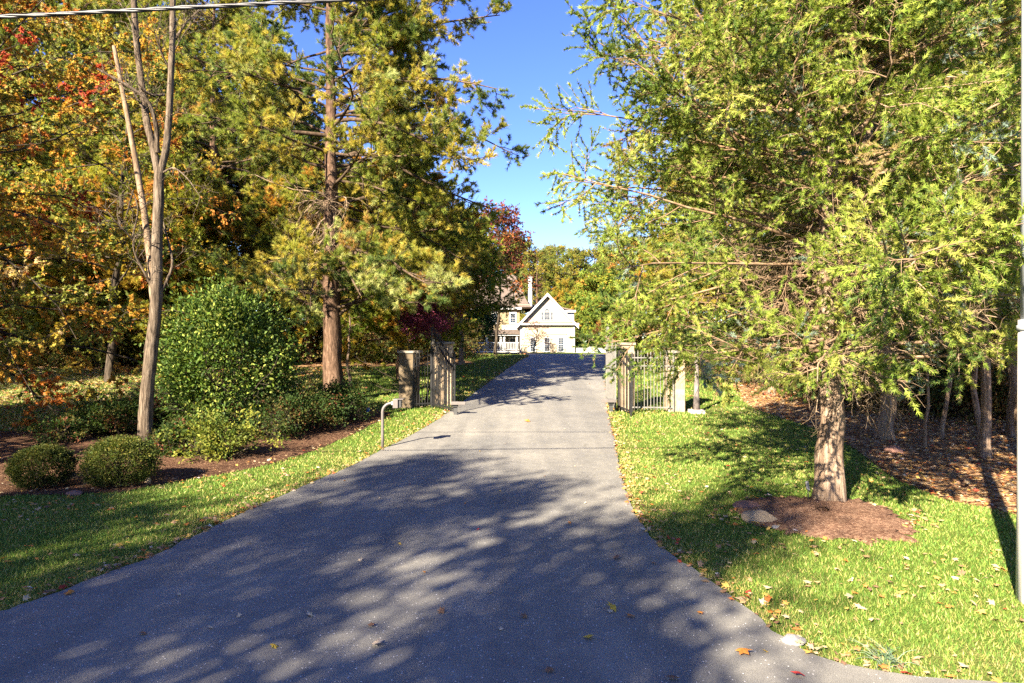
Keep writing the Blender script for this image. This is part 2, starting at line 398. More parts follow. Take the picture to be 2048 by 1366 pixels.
def cedar(name, loc, label, cat, rng, H=11.3, r0=.19, z0=1.85, Rmax=3.7, nprim=180, nsec=11, nter=14, nspray=40, spray=.07, zmin=1.5, lean=(0, 0), dead=.42, fork=True, group=None, pal=None, snags=0):
    root = thing(name, loc, label, cat, group)
    p = trunk_path(H, 26, rng, lean, .035)
    parts = [trunk_tube(p, r0, .03, 18, .3, .07, rng)]
    zz = z0 + (H - z0 - .3) * (np.arange(nprim) + rng.random(nprim)) / nprim
    az = np.arange(nprim) * 2.4 + rng.normal(0, .4, nprim)
    if fork:
        q = trunk_path(H * .72, 18, rng, (.16, .08), .03); q = q[3:]; q[:, :2] -= q[0, :2]; q[:, 2] += .9
        parts.append(trunk_tube(q, r0 * .62, .03, 12, 0, .06, rng))
    f = (zz - z0) / (H - z0)
    prof = np.where(f < .25, .96 + .04 * f / .25, 1 - ((f - .25) / .75) ** 1.4 * .95)
    Ln = Rmax * prof * rng.uniform(.72, 1.15, nprim)
    px = np.interp(zz, p[:, 2], p[:, 0]); py = np.interp(zz, p[:, 2], p[:, 1])
    el = np.radians(0 + 42 * f + rng.normal(0, 9, nprim))
    P1 = grow(np.stack([px, py, zz], -1), prim_dirs(zz, az, el), Ln, 8, rng, .12 - .22 * (f < .2), .09)
    sunny = np.cos(az - math.atan2(-.85, -.53)) > .6
    ok = (P1[:, :, 2].min(1) > zmin + .06 * Ln) & ~(sunny & (zz < 3.2) & (rng.random(nprim) < .3)); P1, zz, f = P1[ok], zz[ok], f[ok]
    rr = np.interp(zz, [0, H], [.04, .015]); parts.append(tubes(P1, taper(P1, rr, .006), 6))
    P2, t2 = spawn(P1, nsec, rng, .14, 1, (35, 70), 1.55, 6, .02, -.15, .14, .75, .5)
    lim = zmin + .1 * np.hypot(P2[:, -1, 0], P2[:, -1, 1]); ok = P2[:, :, 2].min(1) > lim
    P2, t2, f2 = P2[ok], t2[ok], np.repeat(f, nsec)[ok]
    parts.append(tubes(P2, taper(P2, .009, .003), 4))
    P3, t3 = spawn(P2, nter, rng, .12, 1, (30, 65), .5, 4, .0, -.16, .14, .8, .6)
    parts.append(tubes(P3, taper(P3, .0038, .002), 3))
    # bare inner and lower twigs stay without sprays
    tt = np.repeat(t2, nter); low = np.repeat(f2, nter); tip = P3[:, -1]
    bare = (rng.random(len(P3)) < dead * np.clip(1.15 - tt * 1.35, 0, 1)) | (rng.random(len(P3)) < np.clip(.5 - low * 5, 0, .5))
    live = P3[~bare]
    pos, d, ids = on_twigs(live, nspray, rng, .12, .42, .1)
    grp = (ids // max(1, nter)).astype(int)
    pal = pal or [(5, (.25, .31, .05)), (4, (.175, .24, .04)), (2, (.09, .145, .035)), (2.8, (.34, .36, .075)), (.6, (.19, .25, .2)), (1.4, (.3, .22, .1))]
    c = colours(len(pos), pal, rng, grp)
    wood('trunk', parts[:2] if fork else parts[:1], M['cedar_bark'], root)
    wood('branches', parts[2:] if fork else parts[1:], M['cedar_twig'], root)
    if snags:
        zd = rng.uniform(z0 - .1, z0 + 2.2, snags); D = grow(np.stack([np.interp(zd, p[:, 2], p[:, 0]), np.interp(zd, p[:, 2], p[:, 1]), zd], -1), prim_dirs(zd, rng.uniform(0, 6.28, snags), rng.normal(.15, .3, snags)), rng.uniform(.8, 2.6, snags), 8, rng, -.45, .2)
        D2, _ = spawn(D, 8, rng, .2, 1, (30, 80), .9, 6, -.1, -.5, .22); D3, _ = spawn(D2, 5, rng, .2, 1, (30, 80), .4, 4, -.1, -.3, .25)
        wood('dead_branches', [tubes(D, taper(D, .016, .006), 5), tubes(D2, taper(D2, .006, .003), 4), tubes(D3, taper(D3, .0035, .002), 3)], M['dead_wood'], root)
    foliage('crown', [leaf_cloud(pos, d, spray * rng.uniform(.6, 1.3, len(pos)), 'cedar', c, rng)], M['leaf'], root)
    return root
def pine(name, loc, label, cat, rng, H=17, r0=.33, z0=2.6, Rmax=5.4, nprim=70, nsec=11, nter=9, ntuft=18, tuft=.135, extra=(), group=None, pal=None, dead=8, clear=0., dz=(1.6, 4.8), gap=False):
    root = thing(name, loc, label, cat, group)
    p = trunk_path(H, 24, rng, (0, 0), .022); parts = [trunk_tube(p, r0, .05, 16, .2, .07, rng)]
    zz = z0 + (H - z0 - .3) * ((np.arange(nprim) + rng.random(nprim)) / nprim) ** .95; az = np.arange(nprim) * 2.4 + rng.normal(0, .5, nprim)
    f = (zz - z0) / (H - z0); Ln = Rmax * (.75 + .65 * f - 1.2 * f ** 2.4) * rng.uniform(.6, 1.12, nprim)
    if clear: az = np.where((np.cos(az + math.pi / 2 - .2) > .55) & (rng.random(nprim) < clear), az + 1.8, az)
    px = np.interp(zz, p[:, 2], p[:, 0]); py = np.interp(zz, p[:, 2], p[:, 1])
    el = np.radians(2 + 24 * f + rng.normal(0, 9, nprim))
    P1 = grow(np.stack([px, py, zz], -1), prim_dirs(zz, az, el), Ln, 8, rng, -.1, .12)
    if gap:
        ok = ~((np.cos(az) < -.05) & (zz > 3.9) & (zz < 7.0)); P1, zz, f = P1[ok], zz[ok], f[ok]
    limbs = [tubes(P1, taper(P1, np.interp(zz, [0, H], [.075, .03]), .01), 7)]
    if len(extra):
        E = np.array(extra, float); limbs.append(tubes(E, taper(E, .075, .016), 8)); P1 = np.concatenate([P1, E]); f = np.concatenate([f, np.full(len(E), .4)])
    P2, t2 = spawn(P1, nsec, rng, .25, 1, (35, 75), 1.7, 6, .06, .0, .15, .35, .45)
    limbs.append(tubes(P2, taper(P2, .02, .006), 4))
    P3, t3 = spawn(P2, nter, rng, .15, 1, (30, 75), .55, 4, .12, .15, .18, .6, .6)
    limbs.append(tubes(P3, taper(P3, .008, .004), 3))
    live = P3[rng.random(len(P3)) < .85]
    pos, d, ids = on_twigs(live, ntuft, rng, .25, .6, .3)
    pal = pal or [(3, (.31, .3, .05)), (3, (.2, .24, .045)), (2.6, (.4, .33, .06)), (2, (.1, .145, .038)), (.4, (.4, .25, .07)), (1.2, (.33, .35, .12))]
    c = colours(len(pos), pal, rng, ids // 14, .15, .12)
    wood('trunk', parts, M['pine_bark'], root); wood('branches', limbs, M['pine_twig'], root)
    if dead:
        zd = rng.uniform(*dz, dead); D = grow(np.stack([0 * zd, 0 * zd, zd], -1), prim_dirs(zd, rng.uniform(2.3, 5.2, dead) if gap else rng.uniform(0, 6.28, dead), rng.normal(-.1, .25, dead)), rng.uniform(1.2, 2.8, dead), 7, rng, -.5, .2)
        D2, _ = spawn(D, 9, rng, .2, 1, (30, 80), 1.0, 5, -.2, -.5, .22); D3, _ = spawn(D2, 4, rng, .2, 1, (30, 80), .4, 4, -.1, -.4, .25)
        wood('dead_branches', [tubes(D, taper(D, .03, .01), 5), tubes(D2, taper(D2, .01, .004), 3), tubes(D3, taper(D3, .005, .003), 3)], M['dead_wood'], root)
    foliage('crown', [leaf_cloud(pos, d, tuft * rng.uniform(.7, 1.2, len(pos)), 'pine', c, rng)], M['leaf'], root)
    return root
def broadleaf(name, loc, label, cat, rng, H=11, r0=.16, z0=2.2, Rmax=4.2, nprim=34, nsec=8, nter=7, nleaf=9, leaf=.13, pal=None, kind='oval', bark='dark_bark', group=None, shape='round', up=.25, lean=(0, 0), droop=-.3):
    root = thing(name, loc, label, cat, group)
    p = trunk_path(H * .9, 18, rng, lean, .07); parts = [trunk_tube(p, r0, .03, 12, .25, .05, rng)]
    zz = z0 + (H * .88 - z0) * (np.arange(nprim) + rng.random(nprim)) / nprim; az = np.arange(nprim) * 2.4 + rng.normal(0, .4, nprim)
    f = (zz - z0) / (H * .9 - z0)
    prof = np.sqrt(np.clip(1 - (f * 1.5 - .55) ** 2, .06, 1)) if shape == 'round' else 1 - .8 * f
    Ln = Rmax * prof * rng.uniform(.75, 1.15, nprim)
    px = np.interp(zz, p[:, 2], p[:, 0]); py = np.interp(zz, p[:, 2], p[:, 1])
    P1 = grow(np.stack([px, py, zz], -1), prim_dirs(zz, az, np.radians(12 + 38 * f + rng.normal(0, 10, nprim))), Ln, 8, rng, droop, .14)
    parts.append(tubes(P1, taper(P1, np.interp(zz, [0, H], [.06, .02]), .006), 6))
    P2, _ = spawn(P1, nsec, rng, .2, 1, (35, 75), 1.5, 6, up * .3, -.1, .16, .5, .5); parts.append(tubes(P2, taper(P2, .013, .004), 4))
    P3, _ = spawn(P2, nter, rng, .15, 1, (30, 80), .6, 4, 0, -.1, .2, .6, .6); parts.append(tubes(P3, taper(P3, .005, .0025), 3))
    pos, d, ids = on_twigs(P3, nleaf, rng, .15, .8, -.15)
    c = colours(len(pos), pal, rng, ids // (nter * 2))
    wood('trunk', parts, M[bark], root)
    foliage('crown', [leaf_cloud(pos, d, leaf * rng.uniform(.6, 1.25, len(pos)), kind, c, rng, 1.2)], M['leaf'], root)
    return root
def shrub(name, loc, label, cat, rng, rx=1., rz=1., zc=None, n=6000, leaf=.05, pal=None, kind='oval', mat='leaf', lump=.18, inner=.55, stems=14, group=None, ry=None, bark='dark_bark', cut=0.0, egg=0., spread=.17):
    root = thing(name, loc, label, cat, group); ry = ry or rx; zc = rz * .95 if zc is None else zc
    B = grow(np.zeros((stems, 3)) + rng.normal(0, .12 * rx, (stems, 3)) * np.array([1, 1, 0]) - np.array([0, 0, .05]), prim_dirs(0, rng.uniform(0, 6.28, stems), rng.uniform(.5, 1.4, stems)), np.full(stems, (zc + rz) * .8), 7, rng, .1, .14)
    B2, _ = spawn(B, 7, rng, .3, 1, (25, 60), rx * .6, 5, .1, 0, .15); B3, _ = spawn(B2, 3, rng, .3, 1, (25, 60), rx * .25, 4, .1, 0, .15)
    wood('stems', [tubes(B, taper(B, .012 + .01 * rx, .006), 5), tubes(B2, taper(B2, .008, .003), 3), tubes(B3, taper(B3, .004, .002), 3)], M[bark], root)
    nc = max(40, int(n / 60 * (.17 / spread) ** 1.5)); u = unit(rng.normal(size=(nc, 3))); u[:, 2] = np.where(u[:, 2] < -.75, -u[:, 2], u[:, 2])
    cen = u * (inner + (1 - inner) * rng.random((nc, 1)) ** .6) * (1 + lump * rng.normal(size=(nc, 1)))
    cen[:, :2] *= 1 - egg * cen[:, 2:3]; ids = rng.integers(0, nc, n); off = rng.normal(0, spread, (n, 3)); pos = (cen[ids] + off) * np.array([rx, ry, rz]) + np.array([0, 0, zc])
    keep = pos[:, 2] > cut + .02; pos = pos[keep]; ids = ids[keep]
    d = unit(unit(pos - np.array([0, 0, zc])) * .8 + rng.normal(0, .7, pos.shape) + np.array([0, 0, .2]))
    c = colours(len(pos), pal, rng, ids)
    foliage('foliage', [leaf_cloud(pos, d, leaf * rng.uniform(.6, 1.3, len(pos)), kind, c, rng, .8)], M[mat], root)
    return root

AUTUMN = [(3, (.48, .27, .045)), (2.4, (.38, .29, .05)), (1.7, (.47, .17, .04)), (.35, (.38, .07, .04)), (3, (.2, .22, .045)), (.6, (.5, .37, .16))]
GOLD = [(2, (.36, .26, .04)), (3, (.19, .2, .035)), (1.6, (.42, .18, .04)), (2.4, (.11, .14, .03))]
GREENY = [(3, (.18, .24, .035)), (3, (.12, .18, .03)), (1.3, (.3, .3, .04)), (.6, (.4, .23, .04))]
DARKG = [(3, (.022, .05, .012)), (3, (.035, .07, .015)), (1, (.06, .1, .02))]

# ================================================================== THE LAND
def grid_mesh(name, xs, ys, dz, mat, warp=None):
    X, Y = np.meshgrid(xs, ys); Z = ground(X, Y) + dz
    V = np.stack([X, Y, Z], -1).reshape(-1, 3); nx, ny = len(xs), len(ys)
    i, j = np.meshgrid(np.arange(nx - 1), np.arange(ny - 1)); a = (j * nx + i).ravel()
    return link(name, np_mesh(name, V, quads=np.stack([a, a + 1, a + nx + 1, a + nx], 1), smooth=True), mat)
xs = np.concatenate([[-900, -400, -200, -120], np.arange(-80, 81, 1.0), [120, 200, 400, 900]])
ys = np.concatenate([[-400, -200, -100, -60], np.arange(-40, 10, 2.0), np.arange(10, 62, .5), np.arange(62, 110, 4.0), [120, 160, 250, 500, 1200]])
tag(grid_mesh('ground', xs, ys, 0, M['turf']), kind='structure')

PXL = [(0, 1228), (100, 1195), (200, 1155), (300, 1118), (400, 1070), (480, 1030), (560, 995), (640, 960), (700, 935), (765, 900), (830, 868), (880, 838), (915, 812), (960, 778), (1010, 742), (1040, 722), (1060, 712)]
PXR = [(1860, 1362), (1740, 1345), (1640, 1320), (1560, 1280), (1500, 1225), (1450, 1185), (1400, 1150), (1340, 1110), (1300, 1075), (1270, 1030), (1250, 980), (1238, 930), (1228, 880), (1215, 825), (1210, 760), (1212, 712)]
EL = [on_ground(*q) for q in PXL]; ER = [on_ground(*q) for q in PXR]
EL = [(-14, 4.2), (-7.5, 5.0)] + EL + [(.95, 46), (-1.0, 52), (-1.0, 62)]
ER = [(14, 4.2), (6, 4.45)] + ER + [(6.2, 46), (7.2, 52), (9.5, 62)]
def fine(pts, n=1400):
    p = np.array(pts, float); s = np.concatenate([[0], np.cumsum(np.linalg.norm(np.diff(p, axis=0), axis=1))])
    q = np.linspace(0, s[-1], n); x = np.interp(q, s, p[:, 0]); y = np.interp(q, s, p[:, 1])
    k = np.ones(5) / 5
    xs_ = np.convolve(np.pad(x, 2, 'edge'), k, 'valid'); ys_ = np.convolve(np.pad(y, 2, 'edge'), k, 'valid')
    return np.stack([xs_, ys_], 1)
el = fine(EL); er = fine(ER)
el[1:-1, 0] += RNG.normal(0, .014, len(el) - 2); er[1:-1, 0] += RNG.normal(0, .014, len(er) - 2)
yy = np.concatenate([np.arange(4.3, 30, .11), np.arange(30, 62, .5)])
def edge_x(e, y, side):
    e = e[np.argsort(e[:, 1])]
    return np.interp(y, e[:, 1], e[:, 0])
LX = lambda y: edge_x(el, y, -1)
RX = lambda y: edge_x(er, y, 1)
def strip(name, left, right, ys_, dz, mat, nx=9):
    t = np.linspace(0, 1, nx); X = left[:, None] * (1 - t) + right[:, None] * t; Y = np.repeat(ys_[:, None], nx, 1)
    V = np.stack([X, Y, ground(X, Y) + dz], -1).reshape(-1, 3); ny = len(ys_)
    i, j = np.meshgrid(np.arange(nx - 1), np.arange(ny - 1)); a = (j * nx + i).ravel()
    return link(name, np_mesh(name, V, quads=np.stack([a, a + 1, a + nx + 1, a + nx], 1), smooth=True), mat)
tag(strip('driveway', LX(yy), RX(yy), yy, .02, M['asphalt']), kind='structure')
yr = np.array([-7.5, -4, 0, 2.0, 3.5, 4.3])
tag(strip('road', np.array([-60, -60, -60, -60, -60, LX(4.3)]) * 1.0, np.array([60, 60, 60, 60, 60, RX(4.3)]) * 1.0, yr, .02, M['asphalt'], 30), kind='structure')

def blob_sheet(name, outline, dz, mat, mound=0., nr=14, nth=96, rough=.04, centre=None):
    """a soft-edged sheet over the land inside a closed outline (star-shaped round its centre)"""
    p = np.array(outline, float); c = p.mean(0) if centre is None else np.array(centre, float)
    d = np.concatenate([p, p[:1]]); s = np.concatenate([[0], np.cumsum(np.linalg.norm(np.diff(d, axis=0), axis=1))])
    q = np.linspace(0, s[-1], nth, endpoint=False); ox = np.interp(q, s, d[:, 0]); oy = np.interp(q, s, d[:, 1])
    k = 1 + RNG.normal(0, rough, nth); k = (k + np.roll(k, 1)) / 2
    V = [(c[0], c[1], gz(*c) + dz + mound)]
    rr = np.linspace(0, 1, nr + 1)[1:]
    for r in rr:
        x = c[0] + (ox - c[0]) * r * (k if r > .9 else 1); y = c[1] + (oy - c[1]) * r * (k if r > .9 else 1)
        z = ground(x, y) + dz * (1 if r < .99 else .3) + mound * (1 - r ** 2) ** 1.2 + RNG.normal(0, .004, nth)
        V += list(zip(x, y, z))
    T = [(0, 1 + i, 1 + (i + 1) % nth) for i in range(nth)]
    Q = [(1 + a * nth + i, 1 + a * nth + (i + 1) % nth, 1 + (a + 1) * nth + (i + 1) % nth, 1 + (a + 1) * nth + i) for a in range(nr - 1) for i in range(nth)]
    return link(name, np_mesh(name, np.array(V), tris=[(a, b, c_) for a, b, c_ in T], quads=Q, smooth=True), mat), np.stack([ox, oy], 1)
bedpx = [(-160, 1010), (0, 992), (130, 990), (240, 985), (350, 965), (440, 950), (530, 932), (620, 905), (700, 872), (760, 842), (785, 828), (740, 815), (640, 806), (540, 815), (430, 838), (330, 858), (150, 868), (0, 862), (-200, 870)]
BED = [on_ground(*q) for q in bedpx]
o, BEDO = blob_sheet('mulch_bed', BED, .022, M['mulch'], .06, 22, 160, .015, centre=(-6.6, 14.2)); tag(o, kind='structure')
ringpx = [(1478, 1030), (1490, 1005), (1540, 996), (1620, 996), (1700, 998), (1770, 1015), (1820, 1045), (1835, 1070), (1800, 1082), (1720, 1082), (1630, 1076), (1560, 1062), (1500, 1046)]
RING = [on_ground(*q) for q in ringpx]
o, RINGO = blob_sheet('mulch_mound', RING, .03, M['mulch_light'], .09, 14, 160, .1); tag(o, kind='structure')
WR = [on_ground(*q) for q in [(1480, 792), (1500, 815), (1570, 840), (1650, 862), (1720, 905), (1790, 960), (1900, 1005), (2060, 1040)]] + [(14, 9.2), (45, 12), (60, 30), (50, 75), (22, 80), (15, 50), (9.5, 30)]
o, WRO = blob_sheet('forest_floor', WR, .02, M['woodfloor'], 0, 40, 140, .012, centre=(14, 23)); tag(o, kind='structure')
WL = [(-2.0, 36.5), (-6, 35), (-9, 34.5), (-14, 34), (-22, 33), (-40, 30), (-60, 45), (-55, 80), (-20, 85), (-12, 62), (-6, 50)]
o, WLO = blob_sheet('forest_floor_back', WL, .02, M['woodfloor'], 0, 40, 140, .012, centre=(-24, 48)); tag(o, kind='structure')
hb = [(-8, 60.5), (-3, 59), (1.0, 59.5), (2.6, 63), (2.0, 66.6), (-2, 67.4), (-8, 67.4)]
o, _ = blob_sheet('garden_bed', hb, .03, M['mulch'], .03); tag(o, kind='structure')

def inside(P, poly):
    x, y = P[:, 0], P[:, 1]; r = np.zeros(len(P), bool); q = np.array(poly, float)
    for (x1, y1), (x2, y2) in zip(q, np.roll(q, -1, 0)):
        c = ((y1 > y) != (y2 > y)); r ^= c & (x < (x2 - x1) * (y - y1) / (y2 - y1 + 1e-12) + x1)
    return r
def on_drive(P, m=0.0): return (P[:, 0] > LX(P[:, 1]) - m) & (P[:, 0] < RX(P[:, 1]) + m)
def scatter(dens, bands, rng):
    out = []
    for (y0, y1, k) in bands:
        w = .78 * y1 + 1.5; n = int((y1 - y0) * 2 * w * k * dens)
        P = np.stack([rng.uniform(-w, w, n), rng.uniform(y0, y1, n)], 1); out.append(P)
    return np.concatenate(out)
# grass blades: one mass over the lawns, finer near the road
rng = np.random.default_rng(11)
P = scatter(1., [(4.3, 7, 3000), (7, 10, 1900), (10, 14, 1000), (14, 20, 420), (20, 30, 150), (30, 46, 55)], rng)
P = P[~on_drive(P, .03) & ~inside(P, BEDO) & ~inside(P, RINGO) & ~inside(P, WRO) & ~inside(P, WLO) & ~((P[:, 0] > LX(P[:, 1]) - 2) & (P[:, 1] > 44)) & (P[:, 1] > 4.3)]
n = len(P); dist = np.hypot(P[:, 0], P[:, 1]); h = .034 * rng.uniform(.6, 1.4, n) * np.clip(dist / 13, 1, 2.0); w = .0045 * np.clip(dist / 6, .8, 6)
a = rng.uniform(0, 6.28, n); lean = rng.normal(0, .5, (n, 2)) * h[:, None]; z = ground(P[:, 0], P[:, 1])
edge = np.minimum(np.abs(P[:, 0] - LX(P[:, 1])), np.abs(P[:, 0] - RX(P[:, 1])))
V = np.empty((n, 3, 3)); dx = np.stack([np.cos(a), np.sin(a)], 1) * w[:, None]
V[:, 0, :2] = P - dx; V[:, 1, :2] = P + dx; V[:, 2, :2] = P + lean; V[:, 0, 2] = V[:, 1, 2] = z - .004; V[:, 2, 2] = z + h
patch = .5 + .5 * np.sin(P[:, 0] * 1.3 + 2 * np.sin(P[:, 1] * .7)) * np.sin(P[:, 1] * 1.1 + 1.7 * np.sin(P[:, 0] * .9 + 2))
dry = rng.random(n) < np.clip(.10 + .22 * patch ** 2 + .55 * np.exp(-edge / .35) + .25 * ((P[:, 0] < -6.5) & (P[:, 1] > 13)), 0, .9)
pg = np.where(dry[:, None], np.array([.4, .34, .12]), np.array([.165, .23, .045])) * rng.uniform(.6, 1.3, (n, 1)) * rng.uniform(.9, 1.1, (n, 3))
pg = np.where((~dry & (rng.random(n) < .4))[:, None], pg * np.array([.6, .8, .7]), pg)
g = link('grass', np_mesh('grass', V.reshape(-1, 3), tris=np.arange(n * 3).reshape(-1, 3), cols=np.repeat(pg, 3, 0)), M['blade'])
tag(g, kind='stuff')
# leaf litter
LITTER = [(2.6, (.4, .3, .18)), (3, (.34, .21, .11)), (1.6, (.45, .27, .07)), (1.5, (.4, .15, .04)), (.4, (.34, .05, .03)), (.25, (.55, .48, .38)), (2, (.19, .11, .065))]
def litter(P, size, rng, name, kind='maple'):
    n = len(P); pos = np.stack([P[:, 0], P[:, 1], ground(P[:, 0], P[:, 1]) + .03 + rng.random(n) * .02], 1)
    d = unit(np.concatenate([rng.normal(size=(n, 2)), rng.normal(0, .18, (n, 1))], 1))
    return leaf_cloud(pos, d, size, kind, colours(n, LITTER, rng, None, .25), rng, 3.5)
A = scatter(1., [(4.3, 8, 34), (8, 14, 25), (14, 24, 14), (24, 46, 5)], rng)
B_ = scatter(1., [(4.3, 10, 230), (10, 22, 150), (22, 46, 30)], rng)
eB = np.minimum(np.abs(B_[:, 0] - LX(B_[:, 1])), np.abs(B_[:, 0] - RX(B_[:, 1]))); B_ = B_[(rng.random(len(B_)) < .9 * np.exp(-eB / .13))]
C_ = scatter(1., [(7, 14, 110), (14, 24, 60), (24, 36, 20)], rng); C_ = C_[(inside(C_, WRO))]
D_ = scatter(1., [(9, 20, 16), (20, 26, 8)], rng); D_ = D_[inside(D_, BEDO)]
E_ = scatter(1., [(15, 34, 34)], rng); E_ = E_[(E_[:, 0] < -6.5 - rng.exponential(1.5, len(E_))) & ~inside(E_, BEDO)]
F_ = scatter(1., [(7, 12, 90)], rng); rc = np.array(RING).mean(0); F_ = F_[np.abs(np.hypot((F_[:, 0] - rc[0]) / 1.35, (F_[:, 1] - rc[1]) / .75) - 1) < .16]
dr = np.sin(A[:, 0] * 1.7 + np.sin(A[:, 1] * 1.3) * 2) * np.sin(A[:, 1] * 1.9 + 1); A = A[rng.random(len(A)) < .45 + .55 * dr]
A = np.concatenate([A, E_]); A = A[~on_drive(A, .0)]; B_ = B_[~on_drive(B_, -.07 * rng.random(len(B_)) ** 2)]; A = np.concatenate([A, B_]); A = A[~inside(A, RINGO)]
A = np.concatenate([A, C_, D_, F_])
da = np.hypot(A[:, 0], A[:, 1])
V, T, C = litter(A, .076 * rng.uniform(.45, 1.45, len(A)) * np.clip(da / 16, 1, 1.8), rng, 'l')
tag(link('leaf_litter', np_mesh('leaf_litter', V, tris=T, cols=C), M['dry']), kind='stuff')
# single leaves on the asphalt
LEAFCOL = {'yellow': (.5, .33, .05), 'tan': (.5, .4, .28), 'orange': (.48, .19, .04), 'brown': (.22, .12, .07), 'red': (.36, .04, .035)}
spots = [(1228, 1225, 'yellow', .15), (1180, 1283, 'yellow', .13), (750, 1297, 'tan', .14), (620, 1238, 'tan', .1), (548, 1300, 'yellow', .09), (885, 1230, 'brown', .1), (1050, 1240, 'brown', .1), (1218, 1230, 'tan', .09), (1262, 1240, 'orange', .1), (1230, 1122, 'brown', .12), (1140, 1050, 'orange', .07), (1100, 1082, 'tan', .06), (955, 1064, 'red', .06), (800, 1092, 'yellow', .06), (820, 972, 'red', .06), (1308, 1132, 'brown', .07), (740, 1258, 'brown', .09), (420, 1262, 'tan', .08), (360, 1195, 'tan', .07), (478, 1238, 'tan', .07), (286, 1275, 'brown', .08), (140, 1192, 'orange', .12), (1485, 1312, 'orange', .15), (1400, 1232, 'orange', .08), (1598, 1358, 'red', .12), (1530, 1310, 'yellow', .06), (880, 965, 'tan', .06), (1056, 845, 'orange', .22), (760, 1000, 'tan', .06), (900, 930, 'tan', .07), (1000, 985, 'yellow', .05), (1170, 1010, 'tan', .05), (1090, 955, 'brown', .05), (1010, 890, 'tan', .06), (960, 905, 'yellow', .05), (1150, 935, 'tan', .05), (690, 965, 'orange', .06), (560, 1030, 'tan', .07), (640, 1010, 'yellow', .06), (500, 1090, 'tan', .07), (430, 1140, 'tan', .06), (1345, 1365, 'brown', .12), (1100, 1348, 'brown', .1), (980, 1190, 'tan', .06), (1000, 1265, 'tan', .07), (720, 1125, 'tan', .07), (850, 1150, 'orange', .06), (930, 1010, 'orange', .05), (1060, 780, 'tan', .1), (1130, 720, 'tan', .16), (1180, 770, 'orange', .1), (1000, 830, 'tan', .08), (1130, 860, 'tan', .07), (950, 860, 'tan', .07)]
rl = np.random.default_rng(5); LM = {}
for (px, py, cn, sz) in spots:
    if cn not in LM:
        cl = leaf_cloud(np.zeros((1, 3)), np.array([[1, 0, .05]]), 1.0, 'maple', np.array([LEAFCOL[cn]]), np.random.default_rng(len(LM)), 50.)
        me = np_mesh('fallen_leaf', cl[0], tris=cl[1], cols=cl[2]); me.materials.append(M['dry']); LM[cn] = me
    o = bpy.data.objects.new('fallen_leaf', LM[cn]); COL.objects.link(o); x, y = on_ground(px, py)
    o.location = (x, y, gz(x, y) + .024 + sz * .22); o.scale = (sz,) * 3; o.rotation_euler = (rl.normal(0, .3), rl.normal(0, .3), rl.uniform(0, 6.28))
    art = 'an orange' if cn == 'orange' else 'a ' + cn
    tag(o, {'yellow': 'yellow lobed leaf lying alone on the grey asphalt', 'tan': 'pale tan dry leaf lying loose on the grey asphalt', 'orange': 'orange autumn leaf lying loose on the grey asphalt', 'brown': 'dark brown curled leaf lying on the grey asphalt', 'red': 'small red leaf lying on the grey asphalt'}[cn], 'leaf', cn + ' leaves fallen on the driveway')

# ================================================================== GATES, FENCES, POSTS
def pickets(name, a, b, ha, hb, label, cat, mat, n, group=None, peak=None, bar=.019, back=None, post=None):
    """iron panel from ground point a to b, heights ha, hb (curved top in between)"""
    a, b = Vector((a[0], a[1], gz(*a))), Vector((b[0], b[1], gz(*b))); root = thing(name, a, label, cat, group)
    def top(t): return (ha + (hb - ha) * (3 * t * t - 2 * t ** 3))
    bars = MB()
    for i in range(n + 1):
        t = i / n; q = a.lerp(b, t); h = top(t)
        bars.box(q.x - bar / 2, q.x + bar / 2, q.y - bar / 2, q.y + bar / 2, q.z + .07, q.z + h)
        c = bar * .8; z = q.z + h
        bars.add([(q.x - c, q.y - c, z), (q.x + c, q.y - c, z), (q.x + c, q.y + c, z), (q.x - c, q.y + c, z), (q.x, q.y, z + .11)], [(3, 2, 1, 0), (0, 1, 4), (1, 2, 4), (2, 3, 4), (3, 0, 4)])
    bars.build('pickets', mat, root)
    for off in (-.12, -.36):
        r = MB(); k = 14
        for i in range(k):
            t0, t1 = i / k, (i + 1) / k; q0, q1 = a.lerp(b, t0), a.lerp(b, t1)
            r.beam((q0.x, q0.y, q0.z + top(t0) + off), (q1.x, q1.y, q1.z + top(t1) + off), .034, .034)
        r.build('rail', mat, root)
    r = MB(); r.beam((a.x, a.y, a.z + .14), (b.x, b.y, b.z + .14), .038, .038); r.build('rail', mat, root)
    for q, h in ((a, ha), (b, hb)):
        p_ = MB(); p_.box(q.x - .024, q.x + .024, q.y - .024, q.y + .024, q.z - .05, q.z + h + .05); p_.build('stile', mat, root, bevel=.004)
    return root
def pillar(x, y, w, h, label, mat, d=None):
    z = gz(x, y); d = d or w; root = thing('stone_pillar', (x, y, z), label, 'pillar', 'stone pillars at the gate')
    m = MB(); m.box(x - w / 2, x + w / 2, y - d / 2, y + d / 2, z - .1, z + h); m.build('shaft', M[mat], root, bevel=.012)
    m = MB(); m.box(x - w / 2 - .045, x + w / 2 + .045, y - d / 2 - .045, y + d / 2 + .045, z + h + .002, z + h + .075); m.build('cap', M['cap'], root, bevel=.012)
    return root
pillar(-3.18, 21.1, .56, 1.66, 'stone pillar coloured in shade brown at the outer end of the left iron fence', 'stone_shaded', .5)
pillar(-2.2, 21.75, .62, 1.9, 'dappled stone pillar standing behind the bars of the open left gate leaf', 'stone', .5)
pillar(3.43, 20.45, .38, 1.95, 'pale stone pillar behind bars next to the open right gate leaf', 'stone', .5)
pillar(4.85, 20.35, .5, 1.72, 'pale stone pillar at the far right end of the iron fence beside a grey post', 'stone', .5)
pickets('fence_panel', (-2.98, 20.75), (-2.42, 20.95), 1.65, 1.75, 'short black iron fence panel between shade brown coloured stone pillar and tall gate leaf', 'fence', M['iron'], 7, 'iron fence panels')
